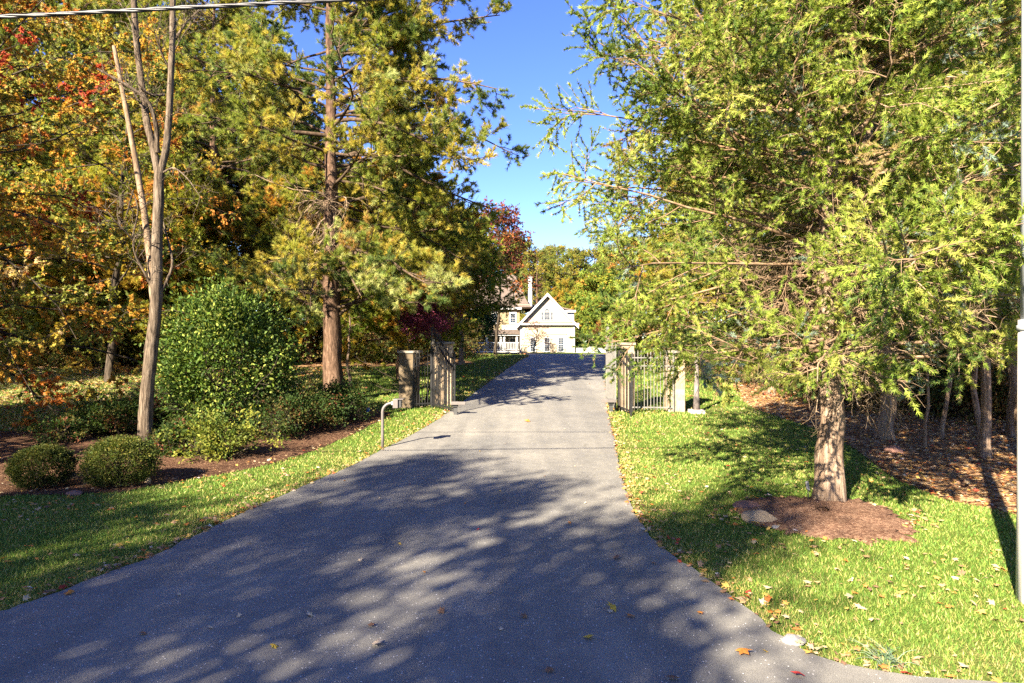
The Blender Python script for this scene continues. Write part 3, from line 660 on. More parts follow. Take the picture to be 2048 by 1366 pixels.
pickets('gate_leaf', (-2.46, 20.9), (-1.66, 19.75), 2.42, 1.72, 'black iron gate leaf with curved top left of the driveway, swung open', 'gate', M['iron'], 15, 'driveway gate leaves')
pickets('gate_leaf', (3.06, 20.2), (3.10, 22.4), 1.95, 2.45, 'black iron gate leaf coloured sunlit grey right of the driveway, swung open and seen edge on', 'gate', M['iron_sunlit'], 24, 'driveway gate leaves', bar=.022)
pickets('fence_panel', (3.16, 20.3), (3.38, 19.4), 1.95, 1.72, 'iron fence panel with sloping top in front of the pale stone pillar', 'fence', M['iron'], 8, 'iron fence panels')
pickets('fence_panel', (3.52, 20.12), (4.74, 20.05), 1.72, 1.72, 'straight iron fence panel with lawn showing through, between two pale pillars', 'fence', M['iron_sunlit'], 13, 'iron fence panels')
def opener(x, y, s, label):
    z = gz(x, y); root = thing('gate_opener', (x, y, z), label, 'gate opener', 'gate opener arms')
    m = MB(); m.box(x - .05, x + .05, y - .05, y + .05, z - .1, z + .24); m.build('post', M['metal_dark'], root)
    m = MB(); m.box(x - .08, x + .08, y - .1, y + .06, z + .243, z + .4); m.build('motor_box', M['metal_dark'], root, bevel=.01)
    m = MB(); m.box(x - .3 if s < 0 else x - .12, x + .12 if s < 0 else x + .3, y - .17, y - .103, z + .31, z + .4); m.build('arm', M['metal'], root, bevel=.008)
opener(-1.62, 19.55, 1, 'pale gate opener arm on a dark post at the left edge of the driveway')
opener(2.9, 20.0, -1, 'pale gate opener arm on a dark post at the right edge of the driveway')
# keypad on a gooseneck post
kx, ky = on_ground(765, 897); kz = gz(kx, ky); root = thing('keypad_stand', (kx, ky, kz), 'grey gooseneck keypad stand on the grass beside the driveway', 'keypad stand')
m = MB(); pts = [(kx, ky, kz - .1), (kx, ky, kz + .3), (kx, ky, kz + .6), (kx, ky, kz + .8)] + [(kx + .2 - .2 * math.cos(t), ky, kz + .8 + .2 * math.sin(t)) for t in np.linspace(.2, 1.57, 7)] + [(kx + .24, ky, kz + 1.0)]
m.tube(pts, .032, 12); m.build('gooseneck', M['metal'], root, smooth=True)
m = MB(); m.box(kx + .2, kx + .245, ky - .036, ky + .036, kz + .964, kz + 1.036); m.build('collar', M['white'], root, bevel=.004)
m = MB(); m.box(kx + .247, kx + .36, ky - .13, ky + .1, kz + .9, kz + 1.1); m.build('keypad_box', M['metal'], root, bevel=.008)
m = MB(); m.box(kx + .362, kx + .42, ky - .09, ky + .09, kz + .915, kz + 1.07); m.build('keypad_face', M['metal_dark'], root, bevel=.004)
m = MB(); m.box(kx + .363, kx + .47, ky - .12, ky + .11, kz + 1.085, kz + 1.1); m.build('rain_hood', M['metal'], root)
# grey post right of the fence
lx, ly = on_ground(1393, 826); lz = gz(lx, ly); root = thing('metal_post', (lx, ly, lz), 'tall grey weathered post on a concrete footing beside the right fence', 'post')
m = MB(); m.box(lx - .21, lx + .21, ly - .2, ly + .2, lz - .1, lz + .1); m.build('footing', M['concrete'], root, bevel=.02)
m = MB(); m.tube([(lx, ly, lz + .1), (lx, ly, lz + .45), (lx, ly, lz + 1.3), (lx, ly, lz + 2.7)], [.105, .08, .068, .06], 14); m.build('shaft', bark_material('flaking_post', (.07, .065, .065), (.2, .175, .165), (.3, .27, .25), 7, 3, .3), root, smooth=True)
m = MB(); m.tube([(lx, ly, lz + 2.702), (lx, ly, lz + 2.75), (lx, ly, lz + 2.8)], [.1, .09, .02], 14); m.build('cap', M['metal'], root, smooth=True)
# utility pole at the right edge, and the cables
ux, uy = 4.8, 6.3; root = thing('utility_pole', (ux, uy, 0), 'white utility pole with a cable guard at the right edge of the lawn', 'utility pole')
m = MB(); m.tube([(ux, uy, -.2), (ux, uy, 1.5), (ux, uy, 2.6)], [.125, .112, .106], 24); m.build('cable_guard', M['pole'], root, smooth=True)
m = MB(); m.tube([(ux + .01, uy, 2.602), (ux + .01, uy, 4.0), (ux + .01, uy, 9.5)], [.096, .092, .075], 24); m.build('shaft', M['pole_grey'], root, smooth=True)
m = MB(); m.beam((ux - .115, uy - .06, -.05), (ux - .11, uy - .06, .75), .03, .03); m.build('ground_wire_cover', M['pole'], root)
for zb in (2.5,):
    m = MB(); m.tube([(ux, uy, zb), (ux, uy, zb + .05)], [.118, .118], 24); m.build('band', M['pole_grey'], root, smooth=True)
def cable(name, z0, z1, y0, y1, r, label, sag=.35, strands=3):
    x = np.linspace(-32, 32, 260); t = (x + 32) / 64
    z = z0 + (z1 - z0) * t - sag * np.sin(np.pi * t); y = y0 + (y1 - y0) * t
    m = MB()
    for k in range(strands):
        a = x * 7 + k * 2 * math.pi / strands; rr = r * .9 if strands > 1 else 0
        m.tube(np.stack([x, y + rr * np.cos(a), z + rr * np.sin(a)], 1), r * (1 if k else 1.15), 7)
    return tag(m.build(name, M['cable'], smooth=True), label, 'cable')
# wires run above the verge past the pole
def wire_z(px, py, y): return CAMZ + (683 - py) / F * y
yw = 6.9; xa = (0 - 1024) / F * yw; za = wire_z(0, 34, yw); xb = (700 - 1024) / F * yw; zb = wire_z(700, -1, yw)
sl = (zb - za) / (xb - xa); zl = za + sl * (-32 - xa); zr = za + sl * (32 - xa)
cable('service_cable', zl, zr, yw, yw, .013, 'twisted grey service cable crossing the top of the view', 0, 3)
cable('upper_cable', 7.15, 7.4, yw + .05, yw + .05, .011, 'single thin cable strung above the twisted service cable', 0, 1)

# ================================================================== HOUSE
HY = 70.0; S = F / HY
def hx(px): return (px - 1024) / S
def hz(py): return CAMZ - (py - 683) / S
gb = 1.25
house = thing('house', (3.5, HY, gb), 'cream clapboard house with white trim and brown shingle roof at the end of the drive', 'house')
x0, x1 = hx(1040), hx(1149.5); ze = hz(647); zp = hz(590); xc = (x0 + x1) / 2
m = MB(); m.prism([(x0, HY, gb - .2), (x1, HY, gb - .2), (x1, HY, ze), (xc, HY, zp - .12), (x0, HY, ze)], (0, 9, 0)); m.build('wing_wall', M['cream'], house)
ov = .38
for sx, ex in ((-1, x0), (1, x1)):
    m = MB(); dxn = (ex - xc); sl_ = (ze - zp) / abs(dxn); e = ex + sx * ov; zz = zp + sl_ * (abs(dxn) + ov)
    m.prism([(xc, HY - .4, zp), (e, HY - .4, zz), (e, HY - .4, zz + .16), (xc, HY - .4, zp + .2)], (0, 9.6, 0)); m.build('roof', M['roof'], house)
    m = MB(); m.prism([(xc, HY - .44, zp - .12), (e, HY - .44, zz - .16), (e, HY - .44, zz + .12), (xc, HY - .44, zp + .2)], (0, .037, 0)); m.build('rake_board', M['white'], house)
m = MB(); m.box(x0 - .42, x1 + .42, HY - .36, HY - .003, ze - .16, ze + .02); m.build('frieze_board', M['white'], house)
m = MB(); m.box(x0 - .42, x1 + .42, HY - .40, HY - .003, ze + .023, ze + .1); m.build('pent_roof', M['roof'], house)
for ex in (x0, x1 - .14):
    m = MB(); m.box(ex, ex + .14, HY - .03, HY - .002, gb - .05, ze - .163); m.build('corner_board', M['white'], house)
def window(xa, xb, z0, z1, y, nx, nz, name='window', frame=.1, arch=False):
    m = MB(); t = frame
    m.box(xa - t, xa, y - .07, y - .004, z0 - t, z1 + t); m.box(xb, xb + t, y - .07, y - .004, z0 - t, z1 + t)
    m.box(xa, xb, y - .07, y - .004, z1, z1 + t * 1.2); m.box(xa, xb, y - .07, y - .004, z0 - t, z0)
    for i in range(1, nx): xx = xa + (xb - xa) * i / nx; m.box(xx - .008, xx + .008, y - .045, y - .01, z0, z1)
    for j in range(1, nz):
        zz = z0 + (z1 - z0) * j / nz; w = .018 if j * 2 == nz else .008; m.box(xa, xb, y - .047, y - .012, zz - w, zz + w)
    w_ = m.build(name, M['white'], house)
    g = MB(); g.box(xa, xb, y - .022, y - .014, z0, z1); g.build('pane', M['glass'], w_)
    return w_
for (a, b) in ((1061.5, 1070), (1089, 1098.5), (1117, 1127)): window(hx(a), hx(b), hz(702), hz(676), HY, 3, 6, frame=.1)
m = MB(); m.box(hx(1091), hx(1133), HY - .1, HY - .003, hz(668.5), hz(667)); m.build('trim_band', M['white'], house)
# three-part arched window in the gable
window(hx(1082.6), hx(1086), hz(639.5), hz(624.5), HY, 1, 4, frame=.035); window(hx(1102), hx(1105.4), hz(639.5), hz(624.5), HY, 1, 4, frame=.035)
wa, wb, w0, w1 = hx(1088.6), hx(1099.4), hz(639.5), hz(624.5); wc = (wa + wb) / 2; wr = (wb - wa) / 2
aw = window(wa, wb, w0, w1, HY, 3, 4, frame=.035)
m = MB(); arc = [(wc + wr * math.cos(t), HY - .02, w1 + .075 + wr * 1.15 * math.sin(t)) for t in np.linspace(0, math.pi, 15)]
m.prism(arc, (0, .008, 0)); m.build('arched_pane', M['glass'], aw)
m = MB(); m.tube([(x, HY - .03, z) for x, _, z in arc], .022, 6)
for t in (.6, 1.57, 2.54): m.beam((wc, HY - .03, w1 + .08), (wc + wr * math.cos(t), HY - .03, w1 + .08 + wr * 1.15 * math.sin(t)), .035, .03)
m.build('arched_frame', M['white'], aw)
# dormer on the right slope, set back
dx0, dx1 = hx(1118), hx(1149.5) * 1.03; dz1 = hz(620)
m = MB(); m.box(dx0, dx1, HY + 3, HY + 6, ze, dz1); m.build('dormer_wall', M['white'], house)
m = MB(); m.prism([(dx1 + .15, HY + 2.75, dz1 - .02), (dx1 + .15, HY + 6.25, dz1 - .02), (dx0 - .9, HY + 4.6, dz1 + .75), (dx0 - .9, HY + 4.4, dz1 + .75)], (0, 0, .12)); m.build('dormer_roof', M['roof'], house)
m = MB(); m.box(dx0 - .2, dx1 + .17, HY + 2.7, HY + 2.745, dz1 - .12, dz1 + .1); m.build('dormer_fascia', M['white'], house)
# main block behind and to the left
MY = 73.0
def mx(px): return (px - 1024) / F * MY
def mz(py): return CAMZ - (py - 683) / F * MY
a0, a1 = -13.0, x0 - .004
m = MB(); m.box(a0, a1, MY, MY + 10, gb - .2, mz(617)); m.build('main_wall', M['tan'], house)
m = MB(); m.box(hx(1036), x0 + 1.2, MY - .02, MY + 6, mz(617) + .003, hz(606)); m.build('upper_wall', M['cream'], house)
m = MB(); m.box(a0, a1 + .2, MY - .45, MY - .002, mz(617) - .12, mz(617) + .12); m.build('cornice', M['white'], house)
zt = mz(617) + .123; ht = mz(560)
def hip(xa, xb, ya, yb, z0, z1, rin, name):
    """steep bell-cast hip roof"""
    m = MB(); rings = []
    for t, s in ((0, 0), (.12, .2), (.35, .45), (.7, .72), (1, .93)):
        dx = (xb - xa) / 2 * s * rin; dy = (yb - ya) / 2 * s
        rings.append([(xa + dx, ya + dy, z0 + (z1 - z0) * t), (xb - dx, ya + dy, z0 + (z1 - z0) * t), (xb - dx, yb - dy, z0 + (z1 - z0) * t), (xa + dx, yb - dy, z0 + (z1 - z0) * t)])
    v = sum(rings, []); f = [(3, 2, 1, 0), tuple(range(16, 20))]
    for k in range(4):
        for i in range(4): f.append((k * 4 + i, k * 4 + (i + 1) % 4, k * 4 + 4 + (i + 1) % 4, k * 4 + 4 + i))
    m.add(v, f); return m.build(name, M['roof'], house)
hip(-7.5, mx(1063), MY - .5, MY + 8, zt, ht + .9, .35, 'tower_roof')
m = MB(); m.prism([(mx(1050), MY + 1.4, hz(620)), (mx(1105), MY + 1.4, hz(620)), (mx(1105), MY + 5, hz(603)), (mx(1050), MY + 5, hz(603))], (0, 0, .12)); m.build('link_roof', M['roof'], house)
cx0, cx1 = mx(1057.5), mx(1065); m = MB(); m.box(cx0, cx1, MY + 2.0, MY + 2.9, hz(612), mz(553)); ch = m.build('chimney', M['white'], house)
m = MB(); m.box(cx0 - .06, cx1 + .06, MY + 1.94, MY + 2.96, mz(553) + .002, mz(553) + .14); m.build('chimney_cap', M['white'], ch)
m = MB(); m.box(cx0 + .1, cx0 + .25, MY + 2.3, MY + 2.5, mz(553) + .143, mz(553) + .36); m.build('chimney_pot', M['metal'], ch)
wm = window(mx(1021), mx(1030.5), mz(645.5), mz(627), MY, 2, 4, frame=.15); window(mx(985), mx(994), mz(645.5), mz(627), MY, 2, 4, frame=.15); window(mx(950), mx(959), mz(645.5), mz(627), MY, 2, 4, frame=.15)
m = MB(); m.box(mx(1004), mx(1046), MY - .06, MY - .002, mz(664), mz(650)); m.build('panel_band', M['white'], house)
# porch
py0 = MY - 2.3
m = MB(); m.box(a0, x0 - .06, py0, MY - .003, gb - .1, gb + .18); m.build('porch_floor', M['white'], house)
m = MB(); m.box(a0, x0 - .06, py0 - .1, MY - .003, hz(671), hz(668)); m.build('porch_fascia', M['white'], house)
m = MB(); m.prism([(a0, py0 - .25, hz(668) + .003), (a0, MY - .06, hz(660)), (a0, MY - .06, hz(660) + .1), (a0, py0 - .25, hz(668) + .103)], (x0 - .06 - a0, 0, 0)); m.build('porch_roof', M['roof'], house)
for px in (1034, 1008.5, 1001.5, 973, 941, 915, 880):
    m = MB(); m.tube([(hx(px), py0 + .2, gb + .183), (hx(px), py0 + .2, 2.6), (hx(px), py0 + .2, hz(671) - .003)], [.13, .13, .115], 10); m.build('column', M['white'], house, smooth=True)
m = MB()
m.box(a0, x0 - .1, py0 + .12, py0 + .2, gb + 1.0, gb + 1.07); m.box(a0, x0 - .1, py0 + .12, py0 + .2, gb + .3, gb + .36)
q = a0
while q < x0 - .12: m.box(q, q + .045, py0 + .13, py0 + .18, gb + .363, gb + .997); q += .16
m.build('porch_railing', M['white'], house)
m = MB(); m.box(mx(989.5), mx(999), MY - .06, MY - .002, gb + .183, mz(681)); dr = m.build('door', M['door'], house)
m = MB(); m.box(mx(988), mx(989.4), MY - .09, MY - .004, gb + .183, mz(675)); m.box(mx(999.1), mx(1000.5), MY - .09, MY - .004, gb + .183, mz(675)); m.box(mx(989.4), mx(999.1), MY - .09, MY - .004, mz(677), mz(675)); m.build('door_frame', M['white'], dr)
window(mx(1020), mx(1031), mz(694), mz(678), MY, 2, 2, frame=.15); window(mx(955), mx(966), mz(694), mz(678), MY, 2, 2, frame=.15)
# low white things at the end of the drive
wx0, wx1 = hx(1150), hx(1212)
root = thing('low_wall', (wx0 + .4, 69.5, gb), 'low white wall at the far right of the house', 'wall')
m = MB(); m.box(wx0 + .1, wx1 + .9, 69.6, 69.9, gb - .1, gb + .42); m.build('wall_body', M['pole'], root)
m = MB(); m.box(wx0 + .07, wx1 + .93, 69.56, 69.94, gb + .423, gb + .49); m.build('coping', M['white'], root)
bx = hx(1172); root = thing('storage_box', (bx, 68.8, gb), 'white box standing before the low wall at the top of the drive', 'box')
m = MB(); m.box(bx, bx + 1.0, 68.6, 69.3, gb - .02, gb + .55); m.build('box_body', M['white'], root, bevel=.02)
m = MB(); m.box(bx - .04, bx + 1.04, 68.56, 69.34, gb + .553, gb + .62); m.build('lid', M['white'], root, bevel=.02)

# ================================================================== STONES AND SMALL THINGS
import bmesh
def rock(px, py, sx, sy, sz, label, mat, seed, rz=0, loc=None):
    rr = random.Random(seed); bm = bmesh.new(); bmesh.ops.create_icosphere(bm, subdivisions=4, radius=1)
    planes = [(Vector((rr.uniform(-1, 1), rr.uniform(-1, 1), rr.uniform(-.3, 1))).normalized(), rr.uniform(.62, .9)) for _ in range(9)]
    for v in bm.verts:
        for n_, d_ in planes:
            k = v.co.dot(n_)
            if k > d_: v.co -= n_ * (k - d_) * .88
        v.co *= 1 + rr.uniform(-.012, .012)
    me = bpy.data.meshes.new('rock'); bm.to_mesh(me); bm.free()
    me.polygons.foreach_set('use_smooth', np.ones(len(me.polygons), bool))
    o = link('rock', me, M[mat]); x, y = loc or on_ground(px, py)
    o.location = (x, y, gz(x, y) + sz * .45); o.scale = (sx, sy, sz); o.rotation_euler = (0, .08, rz); tag(o, label, 'rock'); return o
rock(1520, 1045, .24, .17, .12, 'tan flat rock at the left rim of the mulch mound under the cedar', 'rock', 4, -.35)
rock(1500, 1016, .26, .2, .07, 'dark reddish slab lying behind the tan rock by the mulch mound', 'rock_red', 9, .2)
rock(1553, 1056, .09, .06, .03, 'small pale stone half sunk in grass below the mulch mound', 'rock_grey', 12)
rock(1588, 1285, .12, .09, .045, 'whitish stone at the right edge of the asphalt among fallen leaves', 'rock_grey', 5, .6)
rock(296, 968, .06, .05, .11, 'small upright edging stone at the front of the left mulch bed', 'rock', 6)
rock(286, 932, .16, .1, .05, 'flat stone at the foot of the bare trunk in the bed', 'rock', 7)
rock(150, 990, .15, .08, .05, 'low dark stone between the two clipped bushes at the bed front', 'rock_red', 8)
rock(1790, 905, .24, .2, .1, 'low brown rock in the leaf litter beyond the cedar trunk', 'rock_red', 15, .4)
sx_, sy_ = on_ground(1617, 1008); sz_ = gz(sx_, sy_) + .06; root = thing('garden_stake', (sx_, sy_, sz_), 'thin dark garden stake with a pale tag left of the cedar trunk', 'garden stake')
m = MB(); m.beam((sx_, sy_, sz_ - .1), (sx_ - .01, sy_, sz_ + .24), .012); m.build('stake', M['metal_dark'], root)
m = MB(); m.prism([(sx_ - .03, sy_ - .02, sz_ + .16), (sx_ + .015, sy_ - .02, sz_ + .14), (sx_ - .01, sy_ - .02, sz_ + .28), (sx_ - .05, sy_ - .02, sz_ + .28)], (0, .02, 0)); m.build('tag', M['rock_grey'], root)
vx, vy = on_ground(733, 828); root = thing('marker_flag', (vx, vy, gz(vx, vy)), 'tiny blue marker flag at the tip of the shrub bed', 'flag')
m = MB(); m.beam((vx, vy, gz(vx, vy) - .05), (vx, vy, gz(vx, vy) + .2), .008); m.build('wire_stem', M['metal_dark'], root)
m = MB(); m.prism([(vx, vy, gz(vx, vy) + .06), (vx + .09, vy + .02, gz(vx, vy) + .08), (vx + .08, vy + .02, gz(vx, vy) + .19), (vx, vy, gz(vx, vy) + .2)], (.004, .006, 0)); m.build('flag', M['blue'], root)
# ================================================================== TREES AND SHRUBS
def G(px, py): x, y = on_ground(px, py); return (x, y, gz(x, y))
def PXY(px, Y): x = (px - 1024) / F * Y; return (x, Y, gz(x, Y))
rng = np.random.default_rng(21)
ced = cedar('cedar_tree', G(1660, 1008), 'large sunlit red cedar on the mulch mound, thick pale trunk', 'tree', rng, snags=60)
ced2 = cedar('cedar_tree', (8.85, 16.2, gz(8.85, 16.2)), 'cedar with a leaning mid sized trunk just behind the large cedar', 'tree', rng, H=11, r0=.17, z0=3.6, zmin=3.0, Rmax=2.8, nprim=90, nsec=8, nter=9, nspray=22, spray=.1, fork=False, snags=30, lean=(-.03, 0), group='cedars of the right hand grove')
# bare forked tree in the left bed: stems follow the photograph, with depth of their own
bx_, by_, bz_ = G(287, 915)
def px3(pts, Y, dy=0):
    n = len(pts); return np.array([((px - 1024) / F * (Y + dy * i / max(1, n - 1)), Y + dy * i / max(1, n - 1), CAMZ - (py - 683) / F * (Y + dy * i / max(1, n - 1))) for i, (px, py) in enumerate(pts)])
def resample(p, k):
    s = np.concatenate([[0], np.cumsum(np.linalg.norm(np.diff(p, axis=0), axis=1))]); q = np.linspace(0, s[-1], k)
    r = np.stack([np.interp(q, s, p[:, i]) for i in range(3)], 1); r[1:-1] = .25 * r[:-2] + .5 * r[1:-1] + .25 * r[2:]; return r
def stem(pts, r0, r1, dy=0, k=26, n=12, ridge=.05, flare=0):
    p = resample(px3(pts, by_, dy), k) - np.array([bx_, by_, bz_]); r = r0 + (r1 - r0) * np.linspace(0, 1, k)
    if flare: r = r * (1 + flare * np.exp(-np.linspace(0, 1, k) * 14))
    V, Q = tubes(p[None], r[None], n); c = np.repeat(p, n, 0); return p, (c + (V - c) * (1 + rng.normal(0, ridge, (len(V), 1))), Q)
root = thing('bare_tree', (bx_, by_, bz_), 'nearly bare grey tree with forked stems rising from the left bed', 'tree')
ps, parts = [], []
for a in [([(287, 935), (287, 900), (291, 850), (294, 780), (303, 700), (312, 620), (314, 540), (314, 470), (317, 400), (319, 335)], .14, .095, .0, 34, 14, .06, .35),
          ([(317, 350), (308, 300), (296, 260), (290, 220), (282, 160), (272, 80), (268, 0), (264, -120), (262, -260)], .075, .045, .5),
          ([(321, 350), (334, 290), (339, 220), (342, 150), (345, 80), (346, 0), (350, -140), (352, -280)], .07, .04, -.4)]:
    p, t = stem(*a); ps.append(p); parts.append(t)
wood('trunk', parts, M['grey_bark'], root)
dp = []
for a in [([(311, 625), (305, 560), (298, 500), (288, 420), (273, 330), (256, 240), (243, 170), (228, 92)], .08, .04, .5, 26, 9),]:
    p, t = stem(*a); dp.append(t); ps.append(p)
wood('dead_stem', dp, M['dead_wood'], root)
br = []
for a in [([(315, 305), (313, 250), (300, 205), (285, 190), (250, 168), (195, 138)], .05, .022, -.5, 16, 7), ([(330, 190), (310, 191), (292, 186), (283, 178)], .03, .02, -.3, 10, 7),
          ([(341, 90), (356, 70), (372, 45), (400, 18)], .035, .012, .5, 12, 6), ([(335, 130), (322, 105), (312, 75), (308, 60)], .022, .008, -.4, 10, 6),
          ([(322, 348), (345, 334), (360, 342), (380, 362), (402, 396)], .022, .006, -.5, 14, 6), ([(317, 592), (334, 562), (347, 530), (340, 495), (330, 460), (326, 440)], .035, .012, .3, 14, 7),
          ([(312, 590), (292, 550), (272, 515), (264, 485), (272, 468), (283, 470)], .035, .01, -.4, 14, 7), ([(268, 482), (250, 462), (228, 440), (207, 410)], .022, .008, -.4, 12, 6),
          ([(265, 475), (278, 420), (268, 385), (240, 360), (228, 350)], .02, .006, -.2, 12, 6), ([(290, 225), (262, 175), (240, 150)], .02, .006, .4, 10, 5), ([(283, 150), (262, 40), (230, -10)], .02, .006, .4, 10, 5), ([(344, 110), (372, 60), (398, 30)], .014, .005, .2, 10, 5)]:
    p, t = stem(*a); br.append(t); ps.append(p)
for t, p in zip(br, ps[-len(br):]):
    T1, _ = spawn(resample(p, 8)[None], 11, rng, .15, 1, (30, 75), .75, 6, .1, .1, .2, 1, .7); T2, _ = spawn(T1, 4, rng, .2, 1, (30, 70), .35, 4, .1, .1, .2)
    wood('limb', [t, tubes(T1, taper(T1, .008, .003), 4), tubes(T2, taper(T2, .004, .002), 3)], M['grey_bark'], root)

# pine left of the gate with two long limbs
PL = PXY(668, 22.0)
def limb(pts, Y, dy):
    q = px3(pts, Y, dy) - np.array(PL); q[0, :2] = 0; return resample(q, 8)
pal_pine = None
pn = pine('pine_tree', PL, 'tall pine with a thick dark trunk left of the gate', 'tree', rng, H=16.5, Rmax=6.2, nprim=90, clear=.72, extra=[limb([(660, 120), (720, 88), (800, 62), (900, 42), (1000, 30)], 22, .6), limb([(655, 205), (730, 172), (820, 152), (920, 160), (995, 178)], 22, -.8), limb([(665, 300), (760, 262), (880, 252), (960, 270), (1020, 305)], 22, .3), limb([(655, 60), (720, 10), (800, -30), (900, -50), (1000, -50)], 22, -.6), limb([(665, 242), (700, 236), (750, 240), (800, 258), (860, 285), (930, 320)], 22, -1.5), limb([(640, 272), (590, 264), (530, 258), (450, 238), (350, 224)], 22, -1.5), limb([(680, 320), (720, 290), (790, 330), (880, 380), (990, 420)], 22, 1.0), limb([(672, 545), (680, 520), (690, 525), (702, 555), (722, 592)], 22, -5), limb([(660, 530), (645, 515), (635, 530), (628, 560), (620, 590)], 22, -5), limb([(690, 520), (705, 500), (725, 510), (750, 535), (775, 570)], 22, -4), limb([(672, 500), (700, 470), (750, 490), (800, 540), (860, 570)], 22, -4.5), limb([(660, 520), (640, 490), (600, 500), (570, 530), (540, 545)], 22, -4.0), limb([(665, 560), (680, 530), (720, 540), (770, 580), (820, 610)], 22, -4.5)], dead=22, dz=(4.3, 6.8), gap=True)
# the second pine and a slimmer cedar stand behind it towards the house
pb = pine('pine_tree', PXY(800, 29), 'shorter golden green pine behind the left gate leaf, branches down to its base', 'tree', rng, H=8.6, r0=.17, z0=1.5, Rmax=4.0, nprim=64, nsec=10, nter=8, ntuft=11, tuft=.19, dead=6,
          pal=[(3, (.3, .29, .04)), (3, (.22, .25, .035)), (2, (.4, .28, .04)), (1, (.44, .22, .04)), (1.4, (.11, .15, .03))])
cb = cedar('cedar_tree', PXY(922, 36), 'yellow green cedar in front of the house porch, left of the drive', 'tree', rng, H=7.6, r0=.13, z0=2.9, zmin=2.4, Rmax=2.3, nprim=80, nsec=8, nter=9, nspray=22, spray=.13, dead=.25, fork=False,
           pal=[(4, (.27, .31, .035)), (3, (.19, .25, .03)), (2, (.33, .32, .04)), (1, (.1, .16, .03)), (.5, (.36, .23, .06))])
# autumn maple on the left, boughs reaching into the view
mp = broadleaf('maple_tree', (-15.4, 18.0, gz(-15, 18)), 'orange and gold autumn maple spreading over the left lawn', 'tree', rng, H=13, r0=.2, z0=1.5, Rmax=7.0, nprim=64, nsec=10, nter=9, nleaf=11, leaf=.15, pal=AUTUMN, kind='maple', droop=-.55)
gold = broadleaf('autumn_tree', (-16.5, 28, gz(0, 28)), 'golden yellow broadleaf tree behind the maple at the left', 'tree', rng, H=14, r0=.18, z0=2.2, Rmax=5.2, nprim=34, nsec=7, nter=7, nleaf=7, leaf=.18, pal=GOLD)
green = broadleaf('broadleaf_tree', (10.6, 80, gz(0, 80)), 'yellow green broadleaf tree with an orange top right of the house', 'tree', rng, H=9, r0=.16, z0=.5, Rmax=4.2, nprim=46, nsec=8, nter=8, nleaf=9, leaf=.26, pal=GREENY)
red = broadleaf('red_maple_tree', PXY(990, 44), 'slim dark red leaved maple rising left of the sky gap', 'tree', rng, H=9.8, r0=.1, z0=4.4, Rmax=2.2, nprim=30, nsec=7, nter=6, nleaf=7, leaf=.17, pal=[(3, (.16, .04, .03)), (2, (.28, .1, .03)), (1, (.1, .03, .03)), (1, (.12, .11, .03))], up=.4, droop=.2)
plum = shrub('purple_maple', PXY(852, 22.2), 'dark purple leaved small maple showing above the left gate leaf', 'tree', rng, rx=.75, rz=.62, zc=2.7, n=8000, leaf=.07, pal=[(3, (.09, .02, .05)), (2, (.13, .026, .055)), (1, (.19, .04, .05))], stems=7)
hol = shrub('holly_tree', PXY(958, 56), 'dark evergreen holly standing before the porch', 'tree', rng, rx=1.6, rz=1.5, zc=2.6, n=12000, leaf=.14, pal=DARKG, mat='gloss_leaf', stems=8, lump=.28)
jm = broadleaf('ornamental_maple', PXY(1068, 66.5), 'small bronze ornamental maple in front of the gabled wing', 'tree', rng, H=2.5, r0=.06, z0=.3, Rmax=1.3, nprim=16, nsec=5, nter=4, nleaf=4, leaf=.11, pal=[(3, (.13, .06, .05)), (2, (.2, .1, .07)), (1, (.07, .035, .035))], up=.4, droop=0)
copy_thing(jm, PXY(1104, 66), 2, (.4, .4, .35), 'low bronze ornamental shrub under the wing windows')
copy_thing(jm, PXY(931, 62), 4, (.8, .8, .85), 'small spreading maple in front of the white porch railing')

# background: more pines, cedars and broadleaf trees, each its own thing
def pc(src, px, Y, rot, s, label, group): return copy_thing(src, PXY(px, Y), rot, s, label, group)
wood_g = 'trees of the wood on the left'
for i, (px, Y, k, s) in enumerate([(430, 38, 'p', 1.2), (260, 41, 'p', 1.3), (90, 38, 'p', 1.25), (-80, 40, 'p', 1.2), (560, 44, 'p', 1.0), (490, 52, 'p', 1.1), (365, 44, 'p', 1.25), (350, 50, 'p', 1.15), (180, 52, 'p', 1.1), (690, 50, 'b', 1.4), (500, 42, 'g', .75), (30, 34, 'p', .75), (-150, 30, 'm', .9), (330, 34, 'b', 1.15), (760, 43, 'p', .85), (620, 37, 'b', 1.1), (850, 44, 'b', .85), (200, 34, 'b', 1.2)]):
    src, nm = {'p': (pn, 'tall dark green pine standing in the shaded wood behind the left lawn'), 'b': (pb, 'golden green pine of the thicket behind the left lawn'), 'g': (gold, 'gold leaved tree among the pines behind the left lawn'), 'm': (mp, 'orange leaved maple at the far left edge of the lawn')}[k]
    pc(src, px, Y, i * 1.3 + .7, s, nm, wood_g)
hill_g = 'trees behind the house'
for i, (px, Y, k, s) in enumerate([(1075, 92, 'p', .78), (1112, 100, 'p', .88), (1150, 94, 'p', .8), (1190, 98, 'p', .84), (1230, 92, 'p', .82), (1040, 102, 'p', .95), (1000, 96, 'p', .95), (1280, 96, 'p', .9), (1135, 88, 'b', .95), (1180, 86, 'b', .95), (1225, 82, 'b', .9)]):
    pc({'p': pn, 'b': pb}[k], px, Y, i * 2.1, s, {'p': 'dense green pine rising behind the house roofs', 'b': 'lower yellow green pine behind the gabled wing'}[k], hill_g)
copy_thing(green, PXY(1205, 74), 1.2, (.62, .62, .62), 'bushy yellow green tree beside the right corner of the house')
copy_thing(green, PXY(1245, 66), 2.2, (.55, .55, .5), 'orange tinged bushy tree behind the open right gate leaf')
copy_thing(gold, PXY(1310, 60), 2.2, (.5, .5, .4), 'golden bush beyond the right fence in the distance')
